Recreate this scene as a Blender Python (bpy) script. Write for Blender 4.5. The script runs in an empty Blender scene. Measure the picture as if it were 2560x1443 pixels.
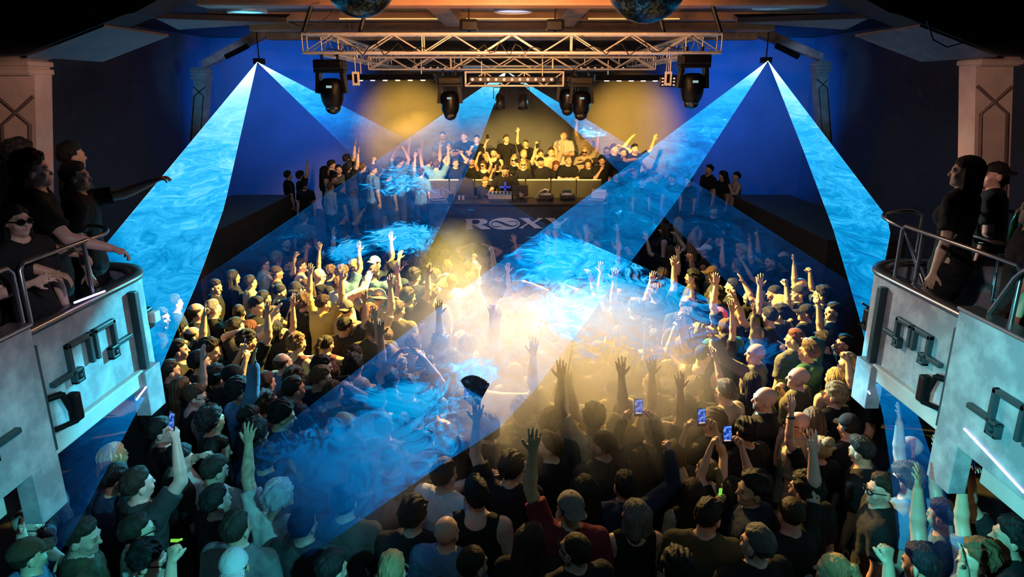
import bpy, bmesh, math, random
import numpy as np
from mathutils import Vector, Matrix, Quaternion
random.seed(7); RNG = np.random.RandomState(7)
scene = bpy.context.scene
COL = scene.collection
R = math.radians
# ------------------------------------------------------------------ camera geometry (photo = 2560 x 1443)
TH = R(16.3); CAMZ = 4.45; FPX = 1707.0
CT, ST = math.cos(TH), math.sin(TH)
def ray(px, py):
    u = (px - 1280.0) / FPX; v = (721.5 - py) / FPX
    return Vector((u, CT + v * ST, -ST + v * CT))
CAM = Vector((0, 0, CAMZ))
def atZ(px, py, z):
    d = ray(px, py); return CAM + d * ((z - CAMZ) / d.z)
def atY(px, py, y):
    d = ray(px, py); return CAM + d * (y / d.y)
def atX(px, py, x):
    d = ray(px, py); return CAM + d * (x / d.x)
def atPlane(px, py, z0, k):              # plane z = z0 + k*y
    d = ray(px, py); t = (z0 - CAMZ) / (d.z - k * d.y); return CAM + d * t
def proj(p):
    q = Vector(p) - CAM
    zc = q.y * CT - q.z * ST; up = q.y * ST + q.z * CT
    return 1280 + FPX * q.x / zc, 721.5 - FPX * up / zc

# ------------------------------------------------------------------ object helpers
def link(o, parent=None):
    COL.objects.link(o)
    if parent is not None: o.parent = parent
    return o
def tag(o, label=None, cat=None, group=None, kind=None):
    if label: o['label'] = label
    if cat: o['category'] = cat
    if group: o['group'] = group
    if kind: o['kind'] = kind
    return o
def empty(name, loc=(0, 0, 0), rz=0.0):
    o = bpy.data.objects.new(name, None); o.empty_display_size = .1
    o.location = loc; o.rotation_euler = (0, 0, rz); COL.objects.link(o); return o
def mesh_np(name, V, F, smooth=True):
    me = bpy.data.meshes.new(name)
    V = np.asarray(V, np.float32); F = np.asarray(F, np.int32); n = F.shape[1]
    me.vertices.add(len(V)); me.vertices.foreach_set('co', V.ravel())
    me.loops.add(F.size); me.loops.foreach_set('vertex_index', F.ravel())
    me.polygons.add(len(F))
    me.polygons.foreach_set('loop_start', np.arange(0, F.size, n, dtype=np.int32))
    me.polygons.foreach_set('use_smooth', np.full(len(F), smooth))
    me.update(calc_edges=True); return me

class MB:
    """collects shapes into one mesh object"""
    def __init__(s): s.v = []; s.f = []; s.sm = []
    def add(s, vs, fs, smooth=False):
        b = len(s.v); s.v += [tuple(v) for v in vs]
        for f in fs: s.f.append(tuple(i + b for i in f)); s.sm.append(smooth)
        return s
    def box(s, c, d, M=None, bev=0.0):
        x, y, z = d[0] / 2, d[1] / 2, d[2] / 2; c = Vector(c)
        if bev <= 0:
            P = [Vector((a * x, b * y, e * z)) for e in (-1, 1) for b in (-1, 1) for a in (-1, 1)]
            Fc = [(0, 2, 3, 1), (4, 5, 7, 6), (0, 1, 5, 4), (2, 6, 7, 3), (0, 4, 6, 2), (1, 3, 7, 5)]
        else:
            bm = bmesh.new(); bmesh.ops.create_cube(bm, size=1)
            for v in bm.verts: v.co = Vector((v.co.x * d[0], v.co.y * d[1], v.co.z * d[2]))
            bmesh.ops.bevel(bm, geom=bm.edges[:], offset=bev, segments=2, profile=.6, affect='EDGES')
            bm.verts.index_update(); P = [v.co.copy() for v in bm.verts]; Fc = [[v.index for v in f.verts] for f in bm.faces]; bm.free()
        if M is not None: P = [M @ p for p in P]
        return s.add([p + c for p in P], Fc)
    def tube(s, a, b, r, r2=None, n=10, cap=True):
        a = Vector(a); b = Vector(b); d = (b - a).normalized(); r2 = r if r2 is None else r2
        t = Vector((0, 0, 1)) if abs(d.z) < .9 else Vector((1, 0, 0)); u = d.cross(t).normalized(); w = d.cross(u)
        vs = []
        for p, rr in ((a, r), (b, r2)):
            for i in range(n):
                q = 2 * math.pi * i / n; vs.append(p + u * (rr * math.cos(q)) + w * (rr * math.sin(q)))
        s.add(vs, [(i, (i + 1) % n, n + (i + 1) % n, n + i) for i in range(n)], True)
        if cap: s.add(vs, [tuple(range(n - 1, -1, -1)), tuple(range(n, 2 * n))])
        return s
    def path(s, pts, r, n=8, closed=False):
        pts = [Vector(p) for p in pts]; m = len(pts); vs = []; prev = None
        for i, p in enumerate(pts):
            if closed: d = (pts[(i + 1) % m] - pts[i - 1]).normalized()
            else: d = (pts[min(i + 1, m - 1)] - pts[max(i - 1, 0)]).normalized()
            if prev is None:
                t = Vector((0, 0, 1)) if abs(d.z) < .9 else Vector((1, 0, 0)); u = d.cross(t).normalized()
            else: u = (prev - d * prev.dot(d)).normalized()
            prev = u; w = d.cross(u)
            for k in range(n):
                q = 2 * math.pi * k / n; vs.append(p + u * (r * math.cos(q)) + w * (r * math.sin(q)))
        fs = []
        for i in range(m if closed else m - 1):
            j = (i + 1) % m
            for k in range(n): fs.append((i * n + k, i * n + (k + 1) % n, j * n + (k + 1) % n, j * n + k))
        s.add(vs, fs, True)
        if not closed: s.add(vs, [tuple(range(n - 1, -1, -1)), tuple(range((m - 1) * n, m * n))])
        return s
    def lathe(s, prof, c=(0, 0, 0), n=24, M=None):
        vs = []; c = Vector(c)
        for r, z in prof:
            for k in range(n):
                q = 2 * math.pi * k / n; p = Vector((r * math.cos(q), r * math.sin(q), z))
                if M is not None: p = M @ p
                vs.append(p + c)
        m = len(prof)
        return s.add(vs, [(i * n + k, i * n + (k + 1) % n, (i + 1) * n + (k + 1) % n, (i + 1) * n + k) for i in range(m - 1) for k in range(n)], True)
    def prism(s, poly, off):
        """poly: list of 3d points (planar), extruded by vector off"""
        n = len(poly); off = Vector(off); a = [Vector(p) for p in poly]; b = [p + off for p in a]
        return s.add(a + b, [tuple(range(n - 1, -1, -1)), tuple(range(n, 2 * n))] + [(i, (i + 1) % n, n + (i + 1) % n, n + i) for i in range(n)])
    def build(s, name, mat, parent=None, loc=None):
        me = bpy.data.meshes.new(name)
        if loc is not None:
            L = Vector(loc); s.v = [tuple(Vector(v) - L) for v in s.v]
        me.from_pydata(s.v, [], s.f); me.polygons.foreach_set('use_smooth', s.sm)
        bm = bmesh.new(); bm.from_mesh(me); bmesh.ops.recalc_face_normals(bm, faces=bm.faces[:]); bm.to_mesh(me); bm.free()
        me.materials.append(mat); me.update()
        o = bpy.data.objects.new(name, me); link(o, parent)
        if loc is not None: o.location = loc
        return o
def struct(o): o['kind'] = 'structure'; return o

# ------------------------------------------------------------------ materials
def new_mat(name):
    m = bpy.data.materials.new(name); m.use_nodes = True
    nt = m.node_tree; nt.nodes.clear()
    out = nt.nodes.new('ShaderNodeOutputMaterial'); return m, nt, out
def N(nt, typ, **kw):
    n = nt.nodes.new(typ)
    for k, v in kw.items():
        if k.startswith('_'): setattr(n, k[1:], v)
        else: n.inputs[k.replace('__', ' ')].default_value = v
    return n
def mathn(nt, op, a, b=None, clamp=False):
    n = nt.nodes.new('ShaderNodeMath'); n.operation = op; n.use_clamp = clamp
    for i, x in enumerate((a, b)):
        if x is None: continue
        if isinstance(x, (int, float)): n.inputs[i].default_value = x
        else: nt.links.new(x, n.inputs[i])
    return n.outputs[0]
def ramp(nt, fac, stops):
    n = nt.nodes.new('ShaderNodeValToRGB'); el = n.color_ramp.elements
    while len(el) < len(stops): el.new(.5)
    for e, (p, c) in zip(el, stops): e.position = p; e.color = (*c, 1)
    nt.links.new(fac, n.inputs[0]); return n.outputs[0]
def principled(name, col, rough=.5, metal=0.0, noise=None, bump=None, spec=.5, emit=None):
    """noise=(scale, amount, col2), bump=(scale,strength)"""
    m, nt, out = new_mat(name)
    b = nt.nodes.new('ShaderNodeBsdfPrincipled'); nt.links.new(b.outputs[0], out.inputs[0])
    b.inputs['Base Color'].default_value = (*col, 1); b.inputs['Roughness'].default_value = rough
    b.inputs['Metallic'].default_value = metal; b.inputs['Specular IOR Level'].default_value = spec
    tc = nt.nodes.new('ShaderNodeTexCoord')
    if noise:
        t = N(nt, 'ShaderNodeTexNoise', Scale=noise[0], Detail=5.0, Roughness=.6); nt.links.new(tc.outputs['Object'], t.inputs['Vector'])
        c = ramp(nt, t.outputs[0], [(.3, col), (.3 + .4 * noise[1], noise[2])]); nt.links.new(c, b.inputs['Base Color'])
    if bump:
        t = N(nt, 'ShaderNodeTexNoise', Scale=bump[0], Detail=4.0); nt.links.new(tc.outputs['Object'], t.inputs['Vector'])
        bp = N(nt, 'ShaderNodeBump', Strength=bump[1], Distance=.02); nt.links.new(t.outputs[0], bp.inputs['Height']); nt.links.new(bp.outputs[0], b.inputs['Normal'])
    if emit:
        b.inputs['Emission Color'].default_value = (*emit[0], 1); b.inputs['Emission Strength'].default_value = emit[1]
    return m
def emission(name, col, strength):
    m, nt, out = new_mat(name); e = N(nt, 'ShaderNodeEmission', Strength=strength); e.inputs[0].default_value = (*col, 1)
    nt.links.new(e.outputs[0], out.inputs[0]); return m
M = {}
M['black_metal'] = principled('black_metal', (.012, .012, .014), .35, .6)
M['black_plastic'] = principled('black_plastic', (.01, .01, .012), .4, noise=(30, .8, (.016, .016, .018)))
M['glossy_black'] = principled('glossy_black', (.006, .006, .008), .08)
M['alu'] = principled('aluminium', (.85, .82, .77), .35, .45, noise=(14, 1, (.66, .63, .6)))
M['rail'] = principled('rail_steel', (.25, .26, .28), .3, .9)
M['white_plastic'] = principled('white_plastic', (.7, .7, .7), .4)
M['lens'] = principled('lens_glass', (.02, .02, .03), .03, spec=1.0)
# ------------------------------------------------------------------ people: one continuous surface per body, grown from a field and polygonised
def surfnet(D, xs, ys, zs):
    ins = D < 0; nx, ny, nz = D.shape
    cnt = np.zeros((nx - 1, ny - 1, nz - 1), np.int8)
    sl = (slice(0, -1), slice(1, None))
    for a in (0, 1):
        for b in (0, 1):
            for c in (0, 1): cnt += ins[sl[a], sl[b], sl[c]]
    act = (cnt > 0) & (cnt < 8)
    I, J, K = np.nonzero(act); n = len(I)
    idx = np.full(act.shape, -1, np.int32); idx[I, J, K] = np.arange(n)
    P = np.zeros((n, 3)); W = np.zeros(n); ax = (xs, ys, zs)
    for d in range(3):
        for a in (0, 1):
            for b in (0, 1):
                o0 = [a, b]; o0.insert(d, 0); o1 = [a, b]; o1.insert(d, 1)
                A = (I + o0[0], J + o0[1], K + o0[2]); B = (I + o1[0], J + o1[1], K + o1[2])
                d0 = D[A]; d1 = D[B]; m = (d0 < 0) != (d1 < 0)
                t = np.where(m, d0 / np.where(m, d0 - d1, 1), 0)
                for q in range(3):
                    p0 = ax[q][A[q]]; p1 = ax[q][B[q]]
                    P[:, q] += np.where(m, p0 + (p1 - p0) * t, 0)
                W += m
    P /= W[:, None]
    Q = []
    # x edges
    s = ins[:-1, 1:-1, 1:-1] != ins[1:, 1:-1, 1:-1]; i, j, k = np.nonzero(s); j = j + 1; k = k + 1
    q = np.stack([idx[i, j - 1, k - 1], idx[i, j, k - 1], idx[i, j, k], idx[i, j - 1, k]], 1)
    fl = ins[i, j, k]; q[~fl] = q[~fl][:, ::-1]; Q.append(q)
    s = ins[1:-1, :-1, 1:-1] != ins[1:-1, 1:, 1:-1]; i, j, k = np.nonzero(s); i = i + 1; k = k + 1
    q = np.stack([idx[i - 1, j, k - 1], idx[i - 1, j, k], idx[i, j, k], idx[i, j, k - 1]], 1)
    fl = ins[i, j, k]; q[~fl] = q[~fl][:, ::-1]; Q.append(q)
    s = ins[1:-1, 1:-1, :-1] != ins[1:-1, 1:-1, 1:]; i, j, k = np.nonzero(s); i = i + 1; j = j + 1
    q = np.stack([idx[i - 1, j - 1, k], idx[i, j - 1, k], idx[i, j, k], idx[i - 1, j, k]], 1)
    fl = ins[i, j, k]; q[~fl] = q[~fl][:, ::-1]; Q.append(q)
    return P, np.concatenate(Q)

class Field:
    def __init__(s, lo, hi, h, zs=None):
        s.xs = np.arange(lo[0], hi[0] + h, h, dtype=np.float32); s.ys = np.arange(lo[1], hi[1] + h, h, dtype=np.float32)
        s.zs = np.arange(lo[2], hi[2] + h, h, dtype=np.float32) if zs is None else np.asarray(zs, np.float32)
        s.D = np.full((len(s.xs), len(s.ys), len(s.zs)), .2, np.float32); s.h = h
    def win(s, lo, hi, pad):
        r = []
        for a, l, u in ((s.xs, lo[0], hi[0]), (s.ys, lo[1], hi[1]), (s.zs, lo[2], hi[2])):
            r.append(slice(max(0, np.searchsorted(a, l - pad) - 1), min(len(a), np.searchsorted(a, u + pad) + 1)))
        return tuple(r), s.xs[r[0]][:, None, None], s.ys[r[1]][None, :, None], s.zs[r[2]][None, None, :]
    def put(s, w, d, k):
        A = s.D[w]
        if k > 0:
            h = np.clip(.5 + .5 * (A - d) / k, 0, 1); s.D[w] = A + (d - A) * h - k * h * (1 - h)
        else: s.D[w] = np.minimum(A, d)
    def cap(s, a, b, ra, rb, k=.02, inf=0.0, sy=1.0):
        a = np.asarray(a, float); b = np.asarray(b, float); ra += inf; rb += inf; m = max(ra, rb)
        w, x, y, z = s.win(np.minimum(a, b) - m, np.maximum(a, b) + m, k + 2 * s.h)
        ba = b - a; L = (ba ** 2).sum() + 1e-9
        px, py, pz = x - a[0], y - a[1], z - a[2]
        t = np.clip((px * ba[0] + py * ba[1] + pz * ba[2]) / L, 0, 1)
        d = np.sqrt((px - t * ba[0]) ** 2 + (py - t * ba[1]) ** 2 + (pz - t * ba[2]) ** 2) - (ra + (rb - ra) * t)
        s.put(w, d, k)
    def ell(s, c, r, k=.02, inf=0.0, Rm=None, sub=False):
        c = np.asarray(c, float); r = np.asarray(r, float) + inf; m = r.max()
        w, x, y, z = s.win(c - m, c + m, k + 2 * s.h)
        x, y, z = x - c[0], y - c[1], z - c[2]
        if Rm is not None:
            q = [Rm[0][i] * x + Rm[1][i] * y + Rm[2][i] * z for i in range(3)]; x, y, z = q
        k0 = np.sqrt((x / r[0]) ** 2 + (y / r[1]) ** 2 + (z / r[2]) ** 2); k1 = np.sqrt((x / r[0] ** 2) ** 2 + (y / r[1] ** 2) ** 2 + (z / r[2] ** 2) ** 2)
        d = k0 * (k0 - 1) / np.maximum(k1, 1e-6)
        if sub: s.D[w] = np.maximum(s.D[w], -d)
        else: s.put(w, d, k)
    def torso(s, prof, k=.03, inf=0.0):
        P = np.array(prof); z0, z1 = P[0, 0], P[-1, 0]
        w, x, y, z = s.win((-.25, -.2, z0), (.25, .2, z1), .03)
        a = np.interp(z, P[:, 0], P[:, 1]) + inf; b = np.interp(z, P[:, 0], P[:, 2]) + inf; yo = np.interp(z, P[:, 0], P[:, 3])
        q = (np.abs(x / a) ** 2.4 + np.abs((y - yo) / b) ** 2.4) ** (1 / 2.4)
        d = (q - 1) * np.minimum(a, b) * .9
        d = np.maximum(d, np.maximum(z0 - z, z - z1)); s.put(w, d.astype(np.float32), k)
    def noise(s, amp, freq, seed=0):
        r = np.random.RandomState(seed); x, y, z = s.xs[:, None, None], s.ys[None, :, None], s.zs[None, None, :]
        n = 0
        for i in range(5):
            v = r.randn(3) * freq; n = n + np.sin(v[0] * x + v[1] * y + v[2] * z + r.rand() * 6.3)
        s.D += (amp * n / 2.2).astype(np.float32)
    def grid(s): return s.xs[:, None, None], s.ys[None, :, None], s.zs[None, None, :]
    def mesh(s, name):
        D = s.D; D[0] = D[-1] = .2; D[:, 0] = D[:, -1] = .2; D[:, :, 0] = D[:, :, -1] = .2
        V, F = surfnet(D, s.xs, s.ys, s.zs); return V, F

def nrm(v):
    v = np.asarray(v, float); return v / np.linalg.norm(v)
# arm poses for a person facing +Y, right side (+x): upper-arm dir, forearm dir, palm normal, finger style
ARMS = {
 'd': ((.20, -.05, -1), (.04, .16, -1), (-1, 0, 0), 'relax'),
 'b': ((.32, .10, -1), (-.5, .75, .3), (-.6, -.4, -.4), 'relax'),
 'm': ((.22, .42, -.9), (-.42, .32, .85), (-.2, -1, 0), 'pinch'),
 'u': ((.38, .28, .9), (-.06, .14, 1), (0, 1, .0), 'open'),
 'o': ((.8, .18, .55), (.22, .16, 1), (0, 1, 0), 'open'),
 'f': ((.22, .78, .42), (-.02, .55, .85), (0, .85, -.5), 'open'),
 'i': ((.40, .32, .85), (-.05, .18, 1), (0, 1, 0), 'point'),
 'k': ((.78, .28, .42), (-.14, .2, 1), (-.5, .8, 0), 'fist'),
 'p': ((.16, .72, -.4), (-.3, .38, .9), (-.75, -.4, 0), 'grip'),
 'P': ((.22, .62, .74), (-.30, .16, .95), (-.8, -.3, 0), 'grip'),
 'h': ((.78, .22, .5), (-.88, -.04, .42), (-.3, 0, -1), 'relax'),
 'a': ((.5, .12, .9), (-.62, .05, .8), (-.3, 0, -1), 'relax'),
 's': ((.95, .22, -.06), (.8, .52, .22), (0, .3, -1), 'open'),
 'c': ((.22, .3, -1), (-.93, .42, .12), (0, -1, 0), 'relax'),
 'v': ((.3, .62, .45), (.05, .4, .92), (0, 1, -.3), 'peace'),
 't': ((.25, .5, -.75), (-.15, .55, .8), (-1, -.1, .1), 'thumb'),
 'e': ((.4, .5, -.8), (.1, .95, -.05), (0, 0, -1), 'relax'),
 'r': ((.35, .55, -.75), (.0, .9, -.35), (0, .2, -1), 'drape'),
 'T': ((.15, 1, .10), (.05, .9, .34), (.2, .3, -1), 'relax'),
}
CURL = {'open': (6, 8, 8), 'relax': (22, 28, 20), 'fist': (75, 95, 60), 'grip': (38, 45, 30), 'pinch': (45, 50, 30), 'drape': (35, 30, 20)}
def arm_pts(code, side, fem):
    u, f, n, st = ARMS[code]
    up = max(0.0, nrm(u)[2] + .2)
    S = np.array([(.172 if fem else .19) - .02 * up, .005 + .01 * up, 1.415 + .035 * up])
    E = S + nrm(u) * .285; Wr = E + nrm(f) * .255
    mir = np.array([side, 1, 1.0])
    return S * mir, E * mir, Wr * mir, nrm(np.array(f) * mir), nrm(np.array(n, float) * mir), st
def rotv(v, ax, deg):
    return np.array(Matrix.Rotation(R(deg), 3, Vector(ax)) @ Vector(v))
def hand(F, Wr, d, n, st, side, inf=0.0, fingers=True):
    n = nrm(n - d * np.dot(n, d)); t = nrm(np.cross(d, n)) * side     # t points to the thumb side
    g = lambda a, b, ra, rb, k=.006: F.cap(a, b, ra, rb, k, inf)
    kn = [Wr + d * (.088, .092, .088, .078)[i] + t * (.031, .0105, -.0105, -.030)[i] for i in range(4)]
    for q in kn: F.cap(Wr + (q - Wr) * .15, q, .0165, .0125, .012, inf)
    if not fingers: return kn
    for i in range(4):
        L = (.072, .080, .074, .058)[i]; cur = CURL.get(st)
        if st == 'point': cur = CURL['open'] if i == 0 else CURL['fist']
        if st == 'peace': cur = CURL['open'] if i < 2 else CURL['fist']
        if st == 'thumb': cur = CURL['fist']
        spread = {'open': 9, 'point': 0, 'peace': 14}.get(st, 2) * (1.5 - i) / 1.5
        dd = rotv(d, n, spread * (1 if np.dot(np.cross(n, d), t) > 0 else -1))
        axis = nrm(np.cross(d, n)); p = kn[i]; r = .0098
        for j, (c, l) in enumerate(zip(cur, (.45, .32, .26))):
            dd = rotv(dd, axis, c + 3 * (i - 1)); q = p + dd * L * l; g(p, q, r, r * .93, .003); p = q; r *= .93
    b = Wr + d * .022 + t * .022
    td = {'fist': nrm(d * .55 + n * .75 + t * .15), 'grip': nrm(d * .75 + n * .4 + t * .35), 'pinch': nrm(d * .7 + n * .6), 'thumb': nrm(t * .9 + d * .15),
          'point': nrm(d * .6 + n * .6), 'peace': nrm(d * .55 + n * .75)}.get(st, nrm(d * .62 + t * .75 + n * .15))
    m = b + td * .045; F.cap(b, m, .0155, .0125, .008, inf); g(m, m + nrm(td + d * .35) * .038, .0122, .0095, .004)
    return kn
TORSO_M = [(.78, .165, .105, 0), (.90, .178, .122, -.005), (1.02, .158, .108, 0), (1.10, .150, .102, .0), (1.22, .165, .108, 0), (1.33, .186, .118, .0), (1.41, .178, .105, -.005), (1.465, .125, .085, -.01), (1.51, .06, .06, -.01)]
TORSO_F = [(.78, .170, .110, 0), (.90, .182, .125, -.008), (1.02, .148, .102, 0), (1.10, .130, .092, .0), (1.22, .140, .098, 0), (1.33, .160, .108, .0), (1.41, .155, .095, -.005), (1.465, .11, .078, -.01), (1.51, .055, .055, -.01)]
NECK = np.array([0, -.005, 1.52])
def head_rot(yaw, pitch):
    return np.array(Matrix.Rotation(R(yaw), 3, 'Z') @ Matrix.Rotation(R(pitch), 3, 'X'))
ZS_BODY = np.concatenate([np.arange(-.02, .74, .045), np.arange(.74, 1.36, .0165), np.arange(1.36, 2.32, .0092)])
def body_field(LR, fem):
    pts = [arm_pts(LR[0], -1, fem), arm_pts(LR[1], 1, fem)]
    al = np.array([p for a in pts for p in a[:3]] + [[-.2, -.18, 0], [.2, .2, 0]])
    ext = np.array([a[2] + a[3] * .2 for a in pts]); al = np.concatenate([al, ext])
    lo = al.min(0) - .08; hi = al.max(0) + .08; hi[2] = max(hi[2], 1.86)
    return pts, lo, hi
_B = {}
def body_mesh(LR, yaw, pitch, fem):
    key = (LR, yaw, pitch, fem)
    if key in _B: return _B[key]
    pts, lo, hi = body_field(LR, fem)
    F = Field(lo, hi, .0092, ZS_BODY[ZS_BODY < hi[2] + .02])
    F.torso(TORSO_F if fem else TORSO_M, .02)
    if fem:
        for s in (-1, 1): F.ell((s * .07, .085, 1.30), (.062, .055, .062), .03)
    for s in (-1, 1):
        hp = (s * .092, 0, .88); kn = (s * .102, .02, .50); an = (s * .112, -.015, .09)
        F.cap(hp, kn, .088, .058, .03); F.cap(kn, an, .058, .040, .02); F.cap((s * .112, -.03, .05), (s * .125, .13, .035), .042, .032, .02)
        F.cap((s * .05, -.01, 1.465), (s * (.145 if fem else .165), 0, 1.425), .052, .056, .04)
    for s, (S, E, Wr, d, n, st) in zip((-1, 1), pts):
        k = .9 if fem else 1.06
        F.cap(S, E, .055 * k, .041 * k, .035); m = E + (Wr - E) * .3
        F.cap(E, m, .041 * k, .043 * k, .012); F.cap(m, Wr, .043 * k, .027 * k, .012); hand(F, Wr, d, n, st, -s)
    F.cap((0, -.012, 1.44), (0, .006, 1.57), .062 if not fem else .054, .054 if not fem else .047, .03)
    H = head_rot(yaw, pitch); T = lambda p: NECK + H @ (np.asarray(p, float) - NECK)
    E_ = lambda c, r, k: F.ell(T(c), r, k, Rm=H)
    E_((0, -.006, 1.660), (.075, .095, .089), .01); E_((0, .034, 1.618), (.062, .062, .084), .03)
    E_((0, .046, 1.570), (.050, .046, .042), .025); E_((0, .080, 1.548), (.022, .018, .018), .02)
    F.cap(T((0, .092, 1.642)), T((0, .112, 1.612)), .009, .0135, .012)
    for s in (-1, 1):
        F.ell(T((s * .033, .103, 1.640)), (.017, .012, .011), 0, Rm=H, sub=True)
        E_((s * .078, -.002, 1.618), (.010, .022, .033), .008); E_((s * .033, .084, 1.640), (.014, .014, .012), .004)
        E_((s * .045, .072, 1.605), (.022, .02, .02), .02)
    F.cap(T((-.042, .088, 1.660)), T((.042, .088, 1.660)), .010, .010, .012)
    F.cap(T((-.02, .090, 1.578)), T((.02, .090, 1.578)), .008, .008, .006)
    V, Q = F.mesh('b')
    me = mesh_np('person_body', V, Q)
    # colour masks of the face: dark brows/eyes, lips, beard area
    P = (V - NECK) @ H + NECK
    def blob(c, r): return np.clip(1.6 - np.sqrt((((P - np.array(c)) / np.array(r)) ** 2).sum(1)) * 1.2, 0, 1)
    dark = np.zeros(len(V))
    for s in (-1, 1):
        dark = np.maximum(dark, blob((s * .033, .098, 1.640), (.017, .02, .008))); dark = np.maximum(dark, blob((s * .036, .098, 1.662), (.024, .02, .006)))
    lips = blob((0, .098, 1.577), (.026, .02, .010))
    beard = blob((0, .075, 1.562), (.060, .065, .045)) * (1 - lips) * (P[:, 2] < 1.605)
    hm = (np.linalg.norm(V - NECK - H @ np.array([0, .02, .11]), axis=1) < .16)
    at = me.color_attributes.new('face', 'FLOAT_COLOR', 'POINT')
    c = np.zeros((len(V), 4), np.float32); c[:, 0] = dark * hm; c[:, 1] = lips * hm; c[:, 2] = beard * hm
    # black glove mask (used by one pair of hands)
    gl = np.zeros(len(V))
    for s, (S, E, Wr, d, n, st) in zip((-1, 1), pts):
        q = (V - Wr) @ d; gl = np.maximum(gl, ((q > -.03) & (q < .115) & (np.linalg.norm(V - Wr - d * .05, axis=1) < .11)))
    c[:, 3] = gl
    at.data.foreach_set('color', c.ravel())
    _B[key] = me; return me
_S = {}
def shirt_mesh(LR, fem, kind):
    key = (LR, fem, kind)
    if key in _S: return _S[key]
    pts, lo, hi = body_field(LR, fem)
    F = Field((lo[0], lo[1] - .02, .76), (hi[0], hi[1], min(hi[2], 2.25)), .0125)
    inf = .017 if kind != 'v' else .011
    F.torso(TORSO_F if fem else TORSO_M, .02, inf)
    if fem:
        for s in (-1, 1): F.ell((s * .07, .085, 1.30), (.062, .055, .062), .03, inf)
    for s in (-1, 1): F.cap((s * .05, -.01, 1.465), (s * (.145 if fem else .165), 0, 1.425), .052, .056, .04, inf)
    if kind != 'v':
        k = .9 if fem else 1.06
        for S, E, Wr, d, n, st in pts:
            if kind == 't':
                m = S + (E - S) * .72; F.cap(S, m, .058 * k, .055 * k, .035, inf)
            else:
                F.cap(S, E, .056 * k, .045 * k, .03, inf); F.cap(E, Wr - d * .01, .046 * k, .034 * k, .012, inf)
        if kind == 't':   # open the sleeve end square to the arm
            x, y, z = F.grid()
            for S, E, Wr, d, n, st in pts:
                u = nrm(E - S); q = (x - S[0]) * u[0] + (y - S[1]) * u[1] + (z - S[2]) * u[2]
                rad = np.sqrt(np.maximum((x - S[0]) ** 2 + (y - S[1]) ** 2 + (z - S[2]) ** 2 - q ** 2, 0))
                F.D = np.where((q > .10) & (rad < .10), np.maximum(F.D, q - .205), F.D)
    F.noise(.0028, 22, hash(LR) % 97 if False else len(_S)); F.noise(.0018, 45, 3 + len(_S))
    x, y, z = F.grid()
    hem = {'v': .90, 't': .86, 'l': .87, 'h': .84}[kind]
    F.D = np.maximum(F.D, hem - z)
    if kind == 'h':
        F.ell((0, -.095, 1.455), (.115, .055, .075), .03); F.ell((0, -.02, 1.50), (.085, .085, .04), .02)
        F.ell((0, .02, 1.56), (.07, .08, .08), 0, sub=True)
    elif kind == 'v':
        F.ell((0, .05, 1.52), (.095, .13, .12), 0, sub=True); F.ell((0, -.09, 1.52), (.085, .09, .085), 0, sub=True)
        for s in (-1, 1): F.ell((s * .225, 0, 1.40), (.085, .2, .13), 0, sub=True)
        for S, E, Wr, d, n, st in pts: F.ell(S + (E - S) * .2, (.072, .072, .072), 0, sub=True)
    else: F.ell((0, .02, 1.535), (.078, .085, .072), 0, sub=True)
    V, Q = F.mesh('s'); me = mesh_np('shirt', V, Q); _S[key] = me; return me
_T = []
def trousers_mesh():
    if _T: return _T[0]
    F = Field((-.28, -.2, .02), (.28, .22, 1.02), .02)
    F.torso([(.74, .165, .105, 0), (.86, .178, .122, -.006), (.95, .172, .116, 0), (1.0, .150, .100, 0)], .02, .008)
    for s in (-1, 1):
        F.cap((s * .092, 0, .88), (s * .102, .02, .50), .09, .066, .03, .014); F.cap((s * .102, .02, .50), (s * .112, -.015, .10), .066, .055, .02, .012)
    F.noise(.003, 25, 5); x, y, z = F.grid(); F.D = np.maximum(F.D, np.maximum(.07 - z, z - .96)); 
    V, Q = F.mesh('t'); _T.append(mesh_np('trousers', V, Q)); return _T[0]
_H = {}
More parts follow.
